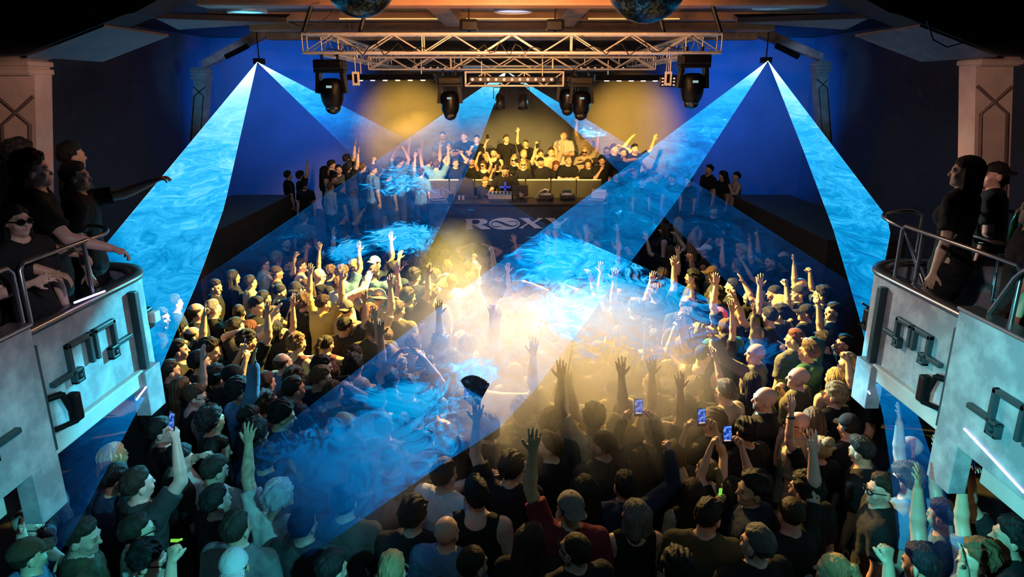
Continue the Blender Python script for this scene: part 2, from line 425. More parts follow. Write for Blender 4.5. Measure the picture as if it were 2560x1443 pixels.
def hair_mesh(st):
    if st in _H: return _H[st]
    lo, hi = (-.15, -.22, 1.05), (.15, .2, 1.86)
    if st in 'szqxycBCKn': lo = (-.15, -.19, 1.48)
    F = Field(lo, hi, .0075); x, y, z = F.grid()
    base = {'s': .012, 'z': .005, 'q': .012, 'c': .028, 'l': .014, 'b': .016, 'n': .010, 't': .010, 'w': .024, 'y': .006}.get(st, .01)
    if st in 'CKB':     # caps and bucket hat
        F.ell((0, -.006, 1.66), (.075, .095, .089), 0, .015); F.D = np.maximum(F.D, (1.672 - z) * .98)
        if st == 'B':
            F.D = F.D; F.lo = 0
            w = np.sqrt(x ** 2 * 1.15 + (y + .005) ** 2); brim = np.maximum(np.abs(z - (1.665 - (w - .09) * .45)) - .006, np.maximum(w - .155, .07 - w)); F.D = np.minimum(F.D, brim.astype(np.float32))
        else:
            sg = 1 if st == 'C' else -1
            q = np.sqrt((x / .075) ** 2 + ((y * sg - .085) / .095) ** 2); zb = 1.682 - (x ** 2) * 6 - np.maximum(y * sg - .08, 0) * .18
            brim = np.maximum(np.maximum((q - 1) * .075, np.abs(z - zb) - .0055), -(y * sg - .05)); F.D = np.minimum(F.D, brim.astype(np.float32))
            F.ell((0, -.006, 1.768), (.008, .008, .005), 0)
    else:
        F.ell((0, -.008, 1.662), (.075, .095, .089), 0, base)
        if st in 'sqw': F.ell((0, .012, 1.705), (.066, .078, .055), .02, .010)
        if st in 'cw': F.ell((0, -.01, 1.70), (.078, .09, .075), .02, .012)
        if st == 'q': F.ell((0, .035, 1.735), (.055, .065, .035), .02); F.ell((0, .075, 1.75), (.04, .025, .025), .02)
        lowz = 1.628 + .86 * y + .30 * np.maximum(np.abs(x) - .035, 0) * (y > .02) + .42 * np.maximum(y - .045, 0) + .006 * np.sin(70 * x + 1) + .005 * np.sin(123 * x + 40 * y)
        if st in 'ltbn': lowz = 1.612 + .98 * y
        fd = np.clip((z - lowz) / (.055 if st in 'szqy' else .02), 0, 1); F.D += ((base + (.004 if st in 'sq' else 0)) * (1 - fd) * .93).astype(np.float32)
        cut = (lowz - z) * .72; F.D = np.maximum(F.D, cut.astype(np.float32))
        if st == 'y': F.D = np.maximum(F.D, (z - 1.690 - .25 * np.maximum(-y - .05, 0)).astype(np.float32))
        if st == 'l':
            F.cap((-.035, -.062, 1.66), (-.055, -.105, 1.26), .058, .045, .03); F.cap((.035, -.062, 1.66), (.055, -.105, 1.24), .058, .042, .03)
            F.cap((0, -.07, 1.66), (0, -.12, 1.22), .05, .045, .03)
            for s in (-1, 1): F.cap((s * .075, .0, 1.66), (s * .095, .0, 1.36), .022, .022, .02)
        if st == 'b':
            F.cap((-.04, -.06, 1.66), (-.05, -.065, 1.52), .058, .05, .03); F.cap((.04, -.06, 1.66), (.05, -.065, 1.52), .058, .05, .03)
            for s in (-1, 1): F.cap((s * .076, .01, 1.66), (s * .088, .012, 1.52), .02, .026, .02)
        if st == 'n': F.ell((0, -.085, 1.755), (.046, .044, .042), .008)
        if st == 't':
            F.ell((0, -.112, 1.70), (.03, .03, .03), .01); F.cap((0, -.12, 1.70), (0, -.165, 1.60), .028, .034, .01); F.cap((0, -.165, 1.60), (.01, -.155, 1.38), .034, .014, .01)
        a, f = {'s': (.0038, 85), 'z': (.001, 150), 'c': (.0085, 95), 'w': (.0075, 70), 'l': (.004, 40), 'q': (.0045, 80), 'y': (.001, 100)}.get(st, (.003, 60))
        if st in 'lbt':
            r = np.random.RandomState(5); th = np.arctan2(y, x)
            F.D += (.0035 * (np.sin(th * 17 + 6 * z) + np.sin(th * 29 - 9 * z + 1))).astype(np.float32) * .6
        F.noise(a, f, 11)
    V, Q = F.mesh('h'); me = mesh_np('hair', V, Q); me.transform(Matrix.Translation(-Vector(NECK))); _H[st] = me; return me
# ------------------------------------------------------------------ room
M['floor'] = principled('dance_floor', (.012, .012, .014), .35, noise=(3, .8, (.03, .028, .026)))
M['navy_wall'] = principled('navy_wall', (.12, .13, .17), .75, noise=(1.2, 1.0, (.09, .10, .13)), bump=(6, .15))
M['black_wall'] = principled('black_wall', (.006, .006, .007), .8)
M['ceil'] = principled('ceiling_paint', (.035, .028, .024), .45, noise=(2, 1, (.055, .04, .03)))
M['plaster'] = principled('sponged_plaster', (.46, .46, .48), .6, noise=(3.6, .7, (.24, .25, .28)), bump=(9, .2))
M['ochre'] = principled('ochre_plaster', (.60, .42, .34), .6, noise=(2.5, .9, (.42, .30, .25)), bump=(9, .2))
M['beam'] = principled('painted_beam', (.42, .24, .14), .5, noise=(2, 1, (.30, .16, .10)))
M['teal_trim'] = principled('dark_teal_trim', (.018, .045, .055), .4)
M['ledge'] = principled('limewashed_ledge', (.6, .57, .54), .6, noise=(1.5, .7, (.42, .40, .39)))
M['haunch'] = principled('brown_haunch', (.17, .10, .08), .6, noise=(2, .8, (.10, .06, .05)))
M['stage'] = principled('stage_black', (.01, .01, .012), .6)
M['panel'] = principled('booth_panel', (.015, .02, .028), .45, noise=(2, .7, (.03, .035, .04)))
M['letter'] = principled('brushed_letter', (.62, .64, .70), .35, .2)
M['barrier'] = principled('barrier_sheet', (.03, .028, .027), .6, noise=(3, .8, (.018, .017, .016)))
M['woodwall'] = principled('brown_low_wall', (.05, .035, .022), .6, noise=(2, .8, (.03, .022, .016)))
M['screen_blue'] = None
def flat(name, pts, mat):
    m = MB(); m.add(pts, [tuple(range(len(pts)))]); return struct(m.build(name, M[mat]))
m = MB().box((0, 11, -.05), (20, 24, .1)); struct(m.build('floor', M['floor']))
m = MB().box((0, 14.6, 6.0), (19, 15, .2)); struct(m.build('ceiling', M['ceil']))
m = MB().box((0, 21.6, 3), (19.2, .2, 6.2)); struct(m.build('wall_back', M['navy_wall']))
m = MB().box((-9.1, 11, 3), (.2, 22, 6.2)); struct(m.build('wall_left', M['navy_wall']))
m = MB().box((9.1, 11, 3), (.2, 22, 6.2)); struct(m.build('wall_right', M['navy_wall']))
m = MB().box((0, -.6, 3), (19.2, .2, 6.2)); struct(m.build('wall_rear', M['black_wall']))
# ceiling beams: wide orange-lit cross beam, two narrower ones behind, longitudinal ribs
for i, (y0, y1, z0, mt) in enumerate([(9.95, 10.35, 5.535, 'beam'), (14.4, 14.65, 5.75, 'beam'), (16.6, 16.9, 5.72, 'beam'), (18.0, 18.3, 5.62, 'plaster')]):
    w = 8.6 if i == 0 else (12 if i < 3 else 12.2)
    m = MB().box((0, (y0 + y1) / 2, (z0 + 5.95) / 2), (w, y1 - y0, 5.95 - z0), bev=.03); struct(m.build('trim_%d' % (i + 1), M[mt]))
for i, x in enumerate((-1.15, 1.05)):
    m = MB().box((x, 12.35, 5.80), (.34, 4.1, .34), bev=.03); struct(m.build('trim_%d' % (5 + i), M['beam']))
# the balconies and the portal are laid out at their true distance: factor of the sight lines from the hall's centre
KB = .72
def KP(p): return CAM + (Vector(p) - CAM) * KB
def nearer(o):
    o.location = KP(o.location); o.scale = (KB, KB, KB); return o
# near octagonal portal (dark) in front of the ceiling recess
def portal(name, Y, th, opening, mat, outer):
    m = MB(); n = len(opening)
    for (x0, z0), (x1, z1) in zip(opening[:-1], opening[1:]):
        a = [(x0, Y, z0), (x1, Y, z1), (x1, Y, outer), (x0, Y, outer)]
        m.prism(a, (0, th, 0))
    return nearer(struct(m.build(name, M[mat])))
portal('trim_7', 7.55, .5, [(-9, 4.72), (-5.1, 4.80), (-3.98, 5.19), (-3.9, 5.20), (-3.35, 5.46), (-3.3, 6.3)][:5], 'black_wall', 6.2)
portal('trim_8', 7.55, .5, [(9, 4.72), (5.1, 4.80), (3.98, 5.19), (3.9, 5.20), (3.35, 5.46)], 'black_wall', 6.2)
for s, nm in ((-1, 'trim_9'), (1, 'trim_10')):          # brown undersides of the near haunches
    m = MB().prism([(s * 5.12, 7.6, 4.775), (s * 4.25, 7.6, 5.075), (s * 4.25, 7.6, 5.10), (s * 5.12, 7.6, 4.80)], (0, 1.4, 0))
    m.prism([(s * 3.9, 8.0, 5.19), (s * 2.9, 9.4, 5.27), (s * 2.9, 9.6, 5.33), (s * 4.4, 9.6, 5.2)], (0, .0, .06))
    nearer(struct(m.build(nm, M['haunch'])))
# pilasters: they lean outwards towards the foot, raised X-and-lancet moulding, ribbed capital
def pilaster(name, Y, xt, w, zt, zb, lean, mat, label):
    e = empty(name, (xt, Y, zb)); e['kind'] = 'structure'
    sh = lambda x, y, z: (xt + x + lean * (zt - z), Y + y, z)
    m = MB(); m.add([sh(x, y, z) for z in (zb, zt) for y in (0, .3) for x in (-w / 2, w / 2)], [(0, 1, 3, 2), (4, 6, 7, 5), (0, 4, 5, 1), (2, 3, 7, 6), (0, 2, 6, 4), (1, 5, 7, 3)])
    put = lambda o: (setattr(o, 'parent', e), setattr(o, 'matrix_parent_inverse', Matrix.Translation(-e.location)))
    put(m.build('shaft', mat))
    m = MB()
    for k in range(3): m.box((xt, Y + .1, zt + .035 + k * .085), (w + .05 + .012 * k, .44, .058), bev=.012)
    m.box((xt, Y + .1, zt + .14), (w + .0, .38, .29)); put(m.build('capital', mat))
    m = MB(); h = w / .42; r = .018 * h
    for s in (-1, 1):
        pts = [(s * w * .47, zt - .22 * h), (-s * w * .36, zt - .52 * h), (-s * w * .36, zb)]
        m.path([sh(x, -.012, z) for x, z in pts], r, 6)
    put(m.build('moulding', M['haunch'] if mat is M['ochre'] else M['teal_trim']))
    return e
nearer(pilaster('pilaster_trim_left', 8.0, -5.56, .44, 4.60, 1.9, -.17, M['ochre'], ''))
nearer(pilaster('pilaster_trim_right', 8.0, 5.38, .42, 4.70, 1.9, .17, M['ochre'], ''))
pilaster('pilaster_trim_far_left', 18.0, -7.86, .33, 4.68, .0, -.2, M['plaster'], '')
pilaster('pilaster_trim_far_right', 18.0, 7.79, .30, 4.84, .0, .2, M['plaster'], '')
for s, nm, zt in ((-1, 'trim_11', 4.95), (1, 'trim_12', 5.13)):     # far haunches up to the ceiling
    m = MB().prism([(s * 7.75, 17.95, zt), (s * 6.1, 17.95, 5.70), (s * 6.1, 17.95, 5.95), (s * 7.75, 17.95, zt + .17)], (0, .34, 0)); struct(m.build(nm, M['plaster']))
# low side walls that flank the stage steps
for s, nm in ((-1, 'wall_left_low'), (1, 'wall_right_low')):
    m = MB().box((s * 5.9, 13.6, 1.0), (1.3, 5.0, 2.0)); m.box((s * 5.9, 13.6, 2.02), (1.36, 5.06, .05)); struct(m.build(nm, M['woodwall']))
# ------------------------------------------------------------------ balconies
def balcony_outline(s, y1, x=4.0, r=.62):
    pts = [(s * x, 3.2), (s * x, y1)]
    for k in range(1, 10):
        a = math.pi / 2 * k / 9; pts.append((s * (x + r - r * math.cos(a)), y1 + r * math.sin(a)))
    pts.append((s * 8.9, y1 + r)); return pts
def motif(sd, X, y0, z0, sc=1.0):
    """stepped meander relief: bars and two framed squares; runs along +Y from y0"""
    m = MB(); B = lambda a, b, w=.046, d=.05: m.box((X - sd * d / 2, y0 + sc * (a[0] + b[0]) / 2, z0 + sc * (a[1] + b[1]) / 2), (d, abs(b[0] - a[0]) * sc + w, abs(b[1] - a[1]) * sc + w), bev=.008)
    B((0, 0), (.26, 0)); B((.26, 0), (.26, .25)); B((.26, .25), (.57, .25)); B((.57, .25), (.57, 0)); B((.66, .25), (.66, 0)); B((.66, .25), (.97, .25)); B((.97, .25), (.97, .0)); B((.97, 0), (1.22, 0))
    for c in (.32, .91):
        for e in (-.05, .05): B((c - .05, -.05 + e), (c + .05, -.05 + e), .03, .06); B((c + e, -.1), (c + e, 0), .03, .06)
        B((c, -.05), (c, -.05), .035, .07)
    return m
def balcony(s, name, y_far, y_near):
    out = balcony_outline(s, y_far)
    e = empty(name, (s * 4.0, y_far, 0)); e['kind'] = 'structure'
    put = lambda o: (setattr(o, 'parent', e), setattr(o, 'matrix_parent_inverse', Matrix.Translation(-e.location)), o)[2]
    # slab
    m = MB(); P = [(x + s * .56, y - .5, 1.25) for x, y in out] + [(s * 8.9, 3.2, 1.25)]
    m.prism(P, (0, 0, .186)); put(m.build('slab', M['black_wall']))
    # parapet wall swept along the outline
    m = MB(); n = len(out)
    def ring(off, z):
        r = []
        for i in range(n):
            a = Vector((*out[max(i - 1, 0)], 0)); b = Vector((*out[min(i + 1, n - 1)], 0)); d = (b - a).normalized(); nn = Vector((d.y, -d.x, 0)) * (-s)
            r.append((out[i][0] + nn.x * off, out[i][1] + nn.y * off, z))
        return r
    prof = [(0, 1.46), (0, 2.50), (-.10, 2.50), (-.10, 1.46)]
    V = []; [V.extend(ring(o, z)) for o, z in prof]
    m.add(V, [(i + k * n, i + 1 + k * n, i + 1 + ((k + 1) % 4) * n, i + ((k + 1) % 4) * n) for k in range(4) for i in range(n - 1)])
    put(m.build('parapet', M['plaster']))
    m = MB(); V = []; [V.extend(ring(o, z)) for o, z in [(.025, 2.49), (.035, 2.515), (.025, 2.545), (-.12, 2.545), (-.12, 2.49)]]
    m.add(V, [(i + k * n, i + 1 + k * n, i + 1 + ((k + 1) % 5) * n, i + ((k + 1) % 5) * n) for k in range(5) for i in range(n - 1)], True); put(m.build('coping', M['rail']))
    X = s * 4.0
    m = MB().box((X - s * .015, (y_near + y_far) / 2 - .1, 1.49), (.10, y_far - y_near - .2, .17), bev=.015); put(m.build('ledge', M['ledge']))
    m = MB().box((X - s * .03, y_far - .10, 1.31), (.16, .32, .50), bev=.01); put(m.build('pier', M['plaster']))
    # nearer parapet bay stands forward and is taller
    m = MB().box((X - s * .06, (3.2 + y_near) / 2, 2.04), (.14, y_near - 3.2, 1.16), bev=.008); m.box((X - s * .06, y_near - .16, 1.24), (.16, .32, .48), bev=.01); put(m.build('near_bay', M['plaster']))
    m = MB().box((X - s * .06, (3.2 + y_near) / 2, 2.635), (.19, y_near - 3.2, .035), bev=.01); put(m.build('coping', M['rail']))
    m = MB().box((X - s * .05, (3.2 + y_near) / 2 - .3, 1.38), (.10, y_near - 3.8, .17), bev=.01); put(m.build('ledge', M['ledge']))
    for y, z0, z1 in ((y_near + .06, 1.46, 2.42), (y_far - .12, 1.44, 2.42)):
        m = MB().box((X - s * .035, y, (z0 + z1) / 2), (.09, .075, z1 - z0), bev=.006); put(m.build('strip', M['teal_trim']))
    put(motif(s, X, y_near + .27, 1.985, (y_far - y_near - .55) / 1.22).build('relief', M['teal_trim']))
    put(motif(s, X - s * .13, y_near - 1.62, 1.90, 1.0).build('relief', M['teal_trim']))
    return nearer(e)
balcony(-1, 'balcony_structure_left', 6.95, 5.18); balcony(1, 'balcony_structure_right', 7.12, 5.62)
# railings on the copings
def railing(name, segs, label):
    e = empty(name, segs[0][1][0]); put = lambda o: (setattr(o, 'parent', e), setattr(o, 'matrix_parent_inverse', Matrix.Translation(-e.location)))
    for nm, pts, r in segs: put(MB().path(pts, r, 10).build(nm, M['rail']))
    tag(e, label, 'railing', 'balcony railings'); return nearer(e)
def arc(cx, cy, r, a0, a1, z, n=12): return [(cx + r * math.cos(R(a0 + (a1 - a0) * i / n)), cy + r * math.sin(R(a0 + (a1 - a0) * i / n)), z) for i in range(n + 1)]
L = -4.04
railing('railing', [('top_rail', [(L, 5.42, 2.55), (L, 5.42, 3.02), (L, 5.47, 3.07), (L, 6.55, 3.07)] + arc(L - .55, 6.55, .55, 0, 80, 3.07)[1:] + [(L - 1.3, 7.15, 3.07)], .021),
    ('post', [(L, 6.30, 3.06), (L, 6.30, 2.54)], .021), ('post', [(L - .75, 7.1, 3.06), (L - .75, 7.2, 2.54)], .018)], 'steel tube railing on the left balcony where spectators lean')
railing('railing', [('top_rail', [(L, 3.4, 3.07), (L, 5.28, 3.07), (L, 5.33, 3.02), (L, 5.33, 2.55)], .021), ('post', [(L, 4.3, 3.06), (L, 4.3, 2.6)], .02)], 'short steel tube railing at the near end of the left balcony')
L = 4.04
railing('railing', [('top_rail', [(L, 6.95, 2.54), (L, 6.95, 3.05), (L, 6.90, 3.10), (L, 5.28, 3.10), (L, 5.23, 3.05), (L, 5.23, 2.64)], .021), ('post', [(L + .1, 6.75, 3.06), (L + .1, 6.75, 2.54)], .021)],
    'straight steel tube railing on the right balcony parapet')
railing('railing', [('top_rail', [(L + .18, 6.75, 2.54), (L + .16, 6.98, 3.08)][:1] + [(L + .05, 7.0, 3.06)] + [(L + .0, 7.2, 3.09)] + arc(L + .62, 7.2, .62, 180, 95, 3.1)[1:] + [(L + .72, 7.83, 3.05), (L + .72, 7.83, 2.54)], .021),
    ('post', [(L + .95, 7.75, 2.54), (L + .95, 7.75, 3.06), (L + 1.0, 7.75, 3.1), (L + 1.7, 7.75, 3.1)], .02)], 'curved steel tube railing at the rounded end of the right balcony')
railing('railing', [('top_rail', [(L - .06, 5.40, 2.66), (L - .06, 5.20, 3.02), (L - .06, 5.12, 3.10), (L - .06, 3.4, 3.17)], .024)], 'steel tube railing post nearest the camera on the right balcony')
# ------------------------------------------------------------------ lighting truss and everything hung from it
def truss_run(m_ch, m_br, A, B, w=.24, h=.25, step=.42, ch=.022, br=.010):
    A = Vector(A); B = Vector(B); d = (B - A).normalized(); n = Vector((-d.y, d.x, 0)); L = (B - A).length
    c = [(n * (w / 2) * a + Vector((0, 0, h * b))) for a in (-1, 1) for b in (0, 1)]
    for o in c: m_ch.tube(A + o, B + o, ch, n=8)
    k = max(2, round(L / step)); P = lambda i, o: A + d * (L * i / k) + o
    for i in range(k):
        for q in ((0, 1), (2, 3)):
            a, b = (q if i % 2 == 0 else q[::-1]); m_br.tube(P(i, c[a]), P(i + 1, c[b]), br, n=6, cap=False)
        for q in ((0, 2), (1, 3)):
            a, b = (q if i % 2 == 0 else q[::-1]); m_br.tube(P(i, c[a]), P(i + 1, c[b]), br * .9, n=6, cap=False)
    for i in (0, k // 3, 2 * k // 3, k):
        for q in ((0, 1), (2, 3), (0, 2), (1, 3)): m_br.tube(P(i, c[q[0]]), P(i, c[q[1]]), br * 1.1, n=6)
TR = empty('lighting_truss', (0, 12.6, 4.9)); putT = lambda o: (setattr(o, 'parent', TR), setattr(o, 'matrix_parent_inverse', Matrix.Translation(-TR.location)))
for nm, A, B, kw in [('front_beam', (-2.95, 10.3, 4.94), (2.95, 10.3, 4.94), {}), ('rear_beam', (-2.75, 15.0, 4.90), (2.75, 15.0, 4.90), {}),
                     ('side_beam', (-2.62, 10.4, 4.92), (-2.62, 14.9, 4.9), {}), ('side_beam', (2.62, 10.4, 4.92), (2.62, 14.9, 4.9), {}),
                     ('middle_beam', (-.78, 12.0, 4.50), (.86, 12.0, 4.50), dict(w=.2, h=.22, step=.3, ch=.018)), ('middle_beam', (-2.5, 12.6, 4.78), (2.5, 12.6, 4.78), dict(w=.2, h=.2, step=.36, ch=.016))]:
    a, b = MB(), MB(); truss_run(a, b, A, B, **kw); o = a.build(nm, M['alu']); putT(o); b.build('bracing', M['alu'], o)
tag(TR, 'square aluminium lighting truss hung under the ceiling above the dance floor', 'truss')
for x, y in ((-2.9, 10.1), (-2.2, 10.5), (2.2, 10.5), (2.9, 10.1)):
    o = MB().path([(x, y, 5.2), (x * .96, y + .02, 5.5), (x * .9, y + .1, 5.9)], .03, 6).build('hanging_strap', M['black_plastic']); tag(o, None, 'strap', 'straps of the truss')
    o['label'] = 'black hanging strap at the %s front corner of the truss, %s of two' % ('left' if x < 0 else 'right', 'outer' if abs(x) > 2.5 else 'inner')
for x, nm in ((-.62, 'left'), (.62, 'right')):
    e = MB().box((x, 10.5, 5.33), (.26, .2, .16), bev=.04).tube((x, 10.5, 5.38), (x, 10.5, 5.9), .012).tube((x, 10.5, 5.2), (x, 10.5, 5.28), .02).build('chain_hoist', M['black_metal'])
    tag(e, 'black chain hoist above the truss, %s of the centre' % nm, 'hoist', 'chain hoists')
def moving_head(x, y, ztop, sc, label, tilt=0, loc_dark=True):
    e = empty('moving_head', (x, y, ztop)); b = MB()
    b.box((0, 0, -.07 * sc), (.38 * sc, .30 * sc, .13 * sc), bev=.03 * sc).tube((-.1 * sc, 0, 0), (-.1 * sc, 0, .1), .02).tube((.1 * sc, 0, 0), (.1 * sc, 0, .1), .02)
    b.build('base', M['black_case'], e)
    y_ = MB()
    for s in (-1, 1): y_.prism([(s * .17 * sc, -.09 * sc, -.13 * sc), (s * .17 * sc, .09 * sc, -.13 * sc), (s * .2 * sc, .075 * sc, -.42 * sc), (s * .2 * sc, -.075 * sc, -.42 * sc)], (-s * .045 * sc, 0, 0))
    y_.box((0, 0, -.145 * sc), (.4 * sc, .2 * sc, .05 * sc), bev=.015 * sc); y_.build('yoke', M['black_case'], e)
    Rm = Matrix.Rotation(R(tilt), 3, 'X')
    h = MB(); prof = [(.0, .13), (.09, .125), (.135, .09), (.15, .02), (.148, -.10), (.135, -.17), (.112, -.215), (.108, -.225)]
    h.lathe([(r * sc, z * sc) for r, z in prof], (0, 0, -.36 * sc), 24, Rm); ho = h.build('head', M['black_case'], e)
    l = MB(); l.lathe([(.104 * sc, -.222 * sc), (.10 * sc, -.262 * sc), (.075 * sc, -.30 * sc), (.035 * sc, -.322 * sc), (0, -.328 * sc)], (0, 0, -.36 * sc), 24, Rm); l.build('lens', M['lens'], ho)
    d = MB().box(Rm @ Vector((0, -.149 * sc, .02 * sc)) + Vector((0, 0, -.36 * sc)), (.07 * sc, .006, .03 * sc)); d.build('display', M['display'], ho)
    tag(e, label, 'stage light', 'moving head lights on the truss'); return e
M['black_case'] = principled('black_case', (.003, .003, .004), .4, spec=.3)
M['display'] = emission('menu_display', (.5, .8, .75), .6)
moving_head(-2.62, 10.35, 4.86, 1.12, 'black moving head light hanging at the left front corner of the truss')
moving_head(2.62, 10.35, 4.93, 1.12, 'black moving head light hanging at the right front corner of the truss')
moving_head(-1.05, 12.0, 4.66, 1.06, 'black moving head light left of the middle beam, hanging beside the small lamps')
moving_head(1.17, 12.0, 4.66, 1.06, 'larger moving head light right of the middle beam, in front of another one')
moving_head(.98, 12.5, 4.68, 1.0, 'moving head light half hidden behind the one right of the middle beam')
M['can'] = principled('par_can', (.02, .022, .026), .4, .4)
for x, nm in ((-.21, 'left'), (.19, 'right')):
    e = empty('par_lamp', (x, 12.3, 4.50)); MB().path([(-.11, 0, -.22), (-.11, 0, -.03), (.11, 0, -.03), (.11, 0, -.22)], .009, 6).tube((0, 0, 0), (0, 0, .04), .02).build('bracket', M['black_metal'], e)
    Rm = Matrix.Rotation(R(-22), 3, 'X'); MB().lathe([(0, .13), (.05, .125), (.075, .08), (.088, -.02), (.09, -.13), (.082, -.13), (.07, -.02), (0, .02)], (0, 0, -.25), 20, Rm).build('housing', M['can'], e)
    tag(e, 'small black par lamp under the middle beam, %s one of the pair' % nm, 'stage light', 'par lamps')
M['warm_led'] = emission('warm_led', (1, .7, .35), 14.0); M['dim_led'] = principled('dull_led', (.75, .75, .8), .3, emit=((.9, .85, .9), .35))
def led_bar(A, B, label, warm, n=10, grp='led bars'):
    A = Vector(A); B = Vector(B); e = empty('led_bar', (A + B) / 2); d = (B - A); L = d.length; rz = math.atan2(d.y, d.x); e.rotation_euler = (0, 0, rz)
    MB().box((0, 0, .03), (L, .13, .10), bev=.015).build('housing', M['black_metal'], e)
    if warm:
        for i in range(6): MB().lathe([(0, -.032), (.038, -.03), (.044, -.018), (0, -.018)], (-L * .36 + L * .145 * i, 0, 0), 14).build('led_lens', M['warm_led'], e)
    else:
        for i in range(n): MB().lathe([(.026, 0), (.026, -.008), (.016, -.012), (0, -.012)], (-L / 2 + L * (i + .5) / n, -.066, .03), 12, Matrix.Rotation(R(-90), 3, 'X')).build('led_lens', M['dim_led'], e)
    for q in (-.35, .35): MB().tube((L * q, 0, .08), (L * q, 0, .32), .010).build('hanger', M['alu'], e)
    tag(e, label, 'light bar', grp)
led_bar((-2.95, 12.9, 4.60), (-1.35, 12.5, 4.64), 'long black light bar glowing warm under the left half of the truss', True)
led_bar((1.45, 12.5, 4.62), (3.0, 12.9, 4.60), 'long black light bar glowing warm under the right half of the truss', True)
led_bar((-.72, 11.88, 4.57), (.72, 11.88, 4.57), 'black light bar with round lenses on the middle beam above the par lamps', False, 11)
led_bar((-1.95, 13.2, 4.78), (-.9, 13.2, 4.78), 'black light bar with round lenses behind the left moving head', False, 8)
led_bar((1.2, 13.2, 4.78), (2.1, 13.2, 4.78), 'black light bar with round lenses behind the right moving heads', False, 7)
e = empty('blinder_light', (2.52, 11.4, 4.56)); MB().box((0, 0, .0), (.32, .06, .16), bev=.01).build('housing', M['black_metal'], e); MB().tube((0, 0, .07), (0, 0, .40), .01).build('hanger', M['alu'], e)
for i in range(5):
    for j in range(3): MB().box((-.12 + i * .06, -.034, -.05 + j * .05), (.03, .012, .022)).build('led_lens', M['dim_led'], e)
tag(e, 'small blinder panel of white cells left of the right corner moving head', 'stage light')
for s, nm in ((-1, 'left'), (1, 'right')):
    e = empty('hanging_sign', (s * 2.36, 10.8, 4.72)); MB().box((0, 0, -.12), (.11, .02, .20), bev=.004).build('plate', M['white_plastic'], e); MB().box((0, -.012, -.12), (.045, .004, .13)).build('slot', M['black_metal'], e)
    MB().tube((0, 0, -.02), (0, 0, .22), .006).build('wire', M['alu'], e); tag(e, 'small white power box hanging beside the %s corner moving head' % nm, 'power box', 'white boxes on the truss')
# mirror balls, ring lights
M['mirror'] = None
m_, nt, out = new_mat('mirror_tiles'); b = nt.nodes.new('ShaderNodeBsdfPrincipled'); tc = nt.nodes.new('ShaderNodeTexCoord')
v = N(nt, 'ShaderNodeTexVoronoi', Scale=26.0); v.distance = 'CHEBYCHEV'; nt.links.new(tc.outputs['Object'], v.inputs['Vector'])
c = ramp(nt, v.outputs['Distance'], [(.0, (.10, .14, .13)), (.42, (.05, .08, .07)), (.5, (.01, .012, .012))]); nt.links.new(c, b.inputs['Base Color']); b.inputs['Metallic'].default_value = .8; b.inputs['Roughness'].default_value = .28; nt.links.new(b.outputs[0], out.inputs[0]); M['mirror'] = m_
for x, r, nm in ((-1.53, .36, 'left'), (1.36, .41, 'right')):
    e = empty('mirror_ball', (x, 7.45, 5.50)); MB().lathe([(r * math.sin(math.pi * i / 24), r * math.cos(math.pi * i / 24)) for i in range(25)], (0, 0, 0), 40).build('ball', M['mirror'], e)
    MB().tube((0, 0, r), (0, 0, r + .5), .012).build('rod', M['black_metal'], e); tag(e, 'dark mirror ball hanging in front of the orange ceiling beam, %s of the pair' % nm, 'mirror ball', 'mirror balls')
M['ring'] = principled('ring_light_glass', (.25, .5, .7), .2, emit=((.12, .55, 1.0), 1.6)); M['ring_c'] = principled('ring_light_violet', (.5, .5, .7), .2, emit=((.55, .55, 1.0), 1.0))
for px, py, mt, lb in ((617, 29, 'ring', 'oval-looking blue ceiling light left of the truss'), (1283, 27, 'ring_c', 'round violet-white ceiling light over the middle of the truss'), (1932, 16, 'ring', 'round blue ceiling light right of the truss')):
    p = atZ(px, py, 5.84); rr = .37
    e = empty('ceiling_light', p); MB().lathe([(rr, .06), (rr, -.01), (rr * .93, -.03), (rr * .86, -.01), (rr * .86, .06)], (0, 0, 0), 32).build('frame', M['alu'], e)
    MB().lathe([(rr * .86, 0), (rr * .5, -.012), (0, -.016)], (0, 0, 0), 32).build('diffuser', M[mt], e); tag(e, lb, 'ceiling light', 'ceiling ring lights')
# strips of warm spots on the second ceiling beam
for x0, x1, lb in ((-3.4, -1.4, 'left'), (-.9, .9, 'middle'), (1.5, 3.3, 'right')):
    o = MB().box(((x0 + x1) / 2, 14.395, 5.775), (x1 - x0, .03, .018)).build('strip_light', M['warm_strip'] if 'warm_strip' in M else M.setdefault('warm_strip', emission('warm_strip', (1, .6, .2), 1.2)))
    tag(o, 'thin warm light strip along the ceiling beam, %s section' % lb, 'strip light', 'ceiling strip lights')
# cables
for pts, lb in (([(-3.05, 9.2, 5.35), (-2.7, 9.3, 5.22), (-2.5, 9.4, 5.25), (-2.3, 9.6, 5.45)], 'thin orange-lit cable looping below the ceiling left of the mirror balls'),
                ([(4.75, 7.4, 5.05), (4.6, 7.4, 4.9), (4.45, 7.4, 4.86), (4.3, 7.4, 4.93), (4.2, 7.4, 5.12)], 'thin cable loop hanging from the right portal')):
    tag(MB().path(pts, .008, 6).build('cable', M['black_plastic']), lb, 'cable') if pts[0][0] < 0 else nearer(tag(MB().path(pts, .008, 6).build('cable', M['black_plastic']), lb, 'cable'))
for i, (x0, x1) in enumerate(((-2.6, -1.2), (-.6, .4), (.9, 2.4))):
    pts = [(x0 + (x1 - x0) * k / 14, 10.16, 4.99 + .10 * math.cos(k * 1.9 + i) * math.sin(math.pi * k / 14)) for k in range(15)]
    tag(MB().path(pts, .009, 6).build('cable', M['black_plastic']), 'black cable looped through the front truss beam, %s one' % ('left', 'middle', 'right')[i], 'cable', 'cables in the front truss')
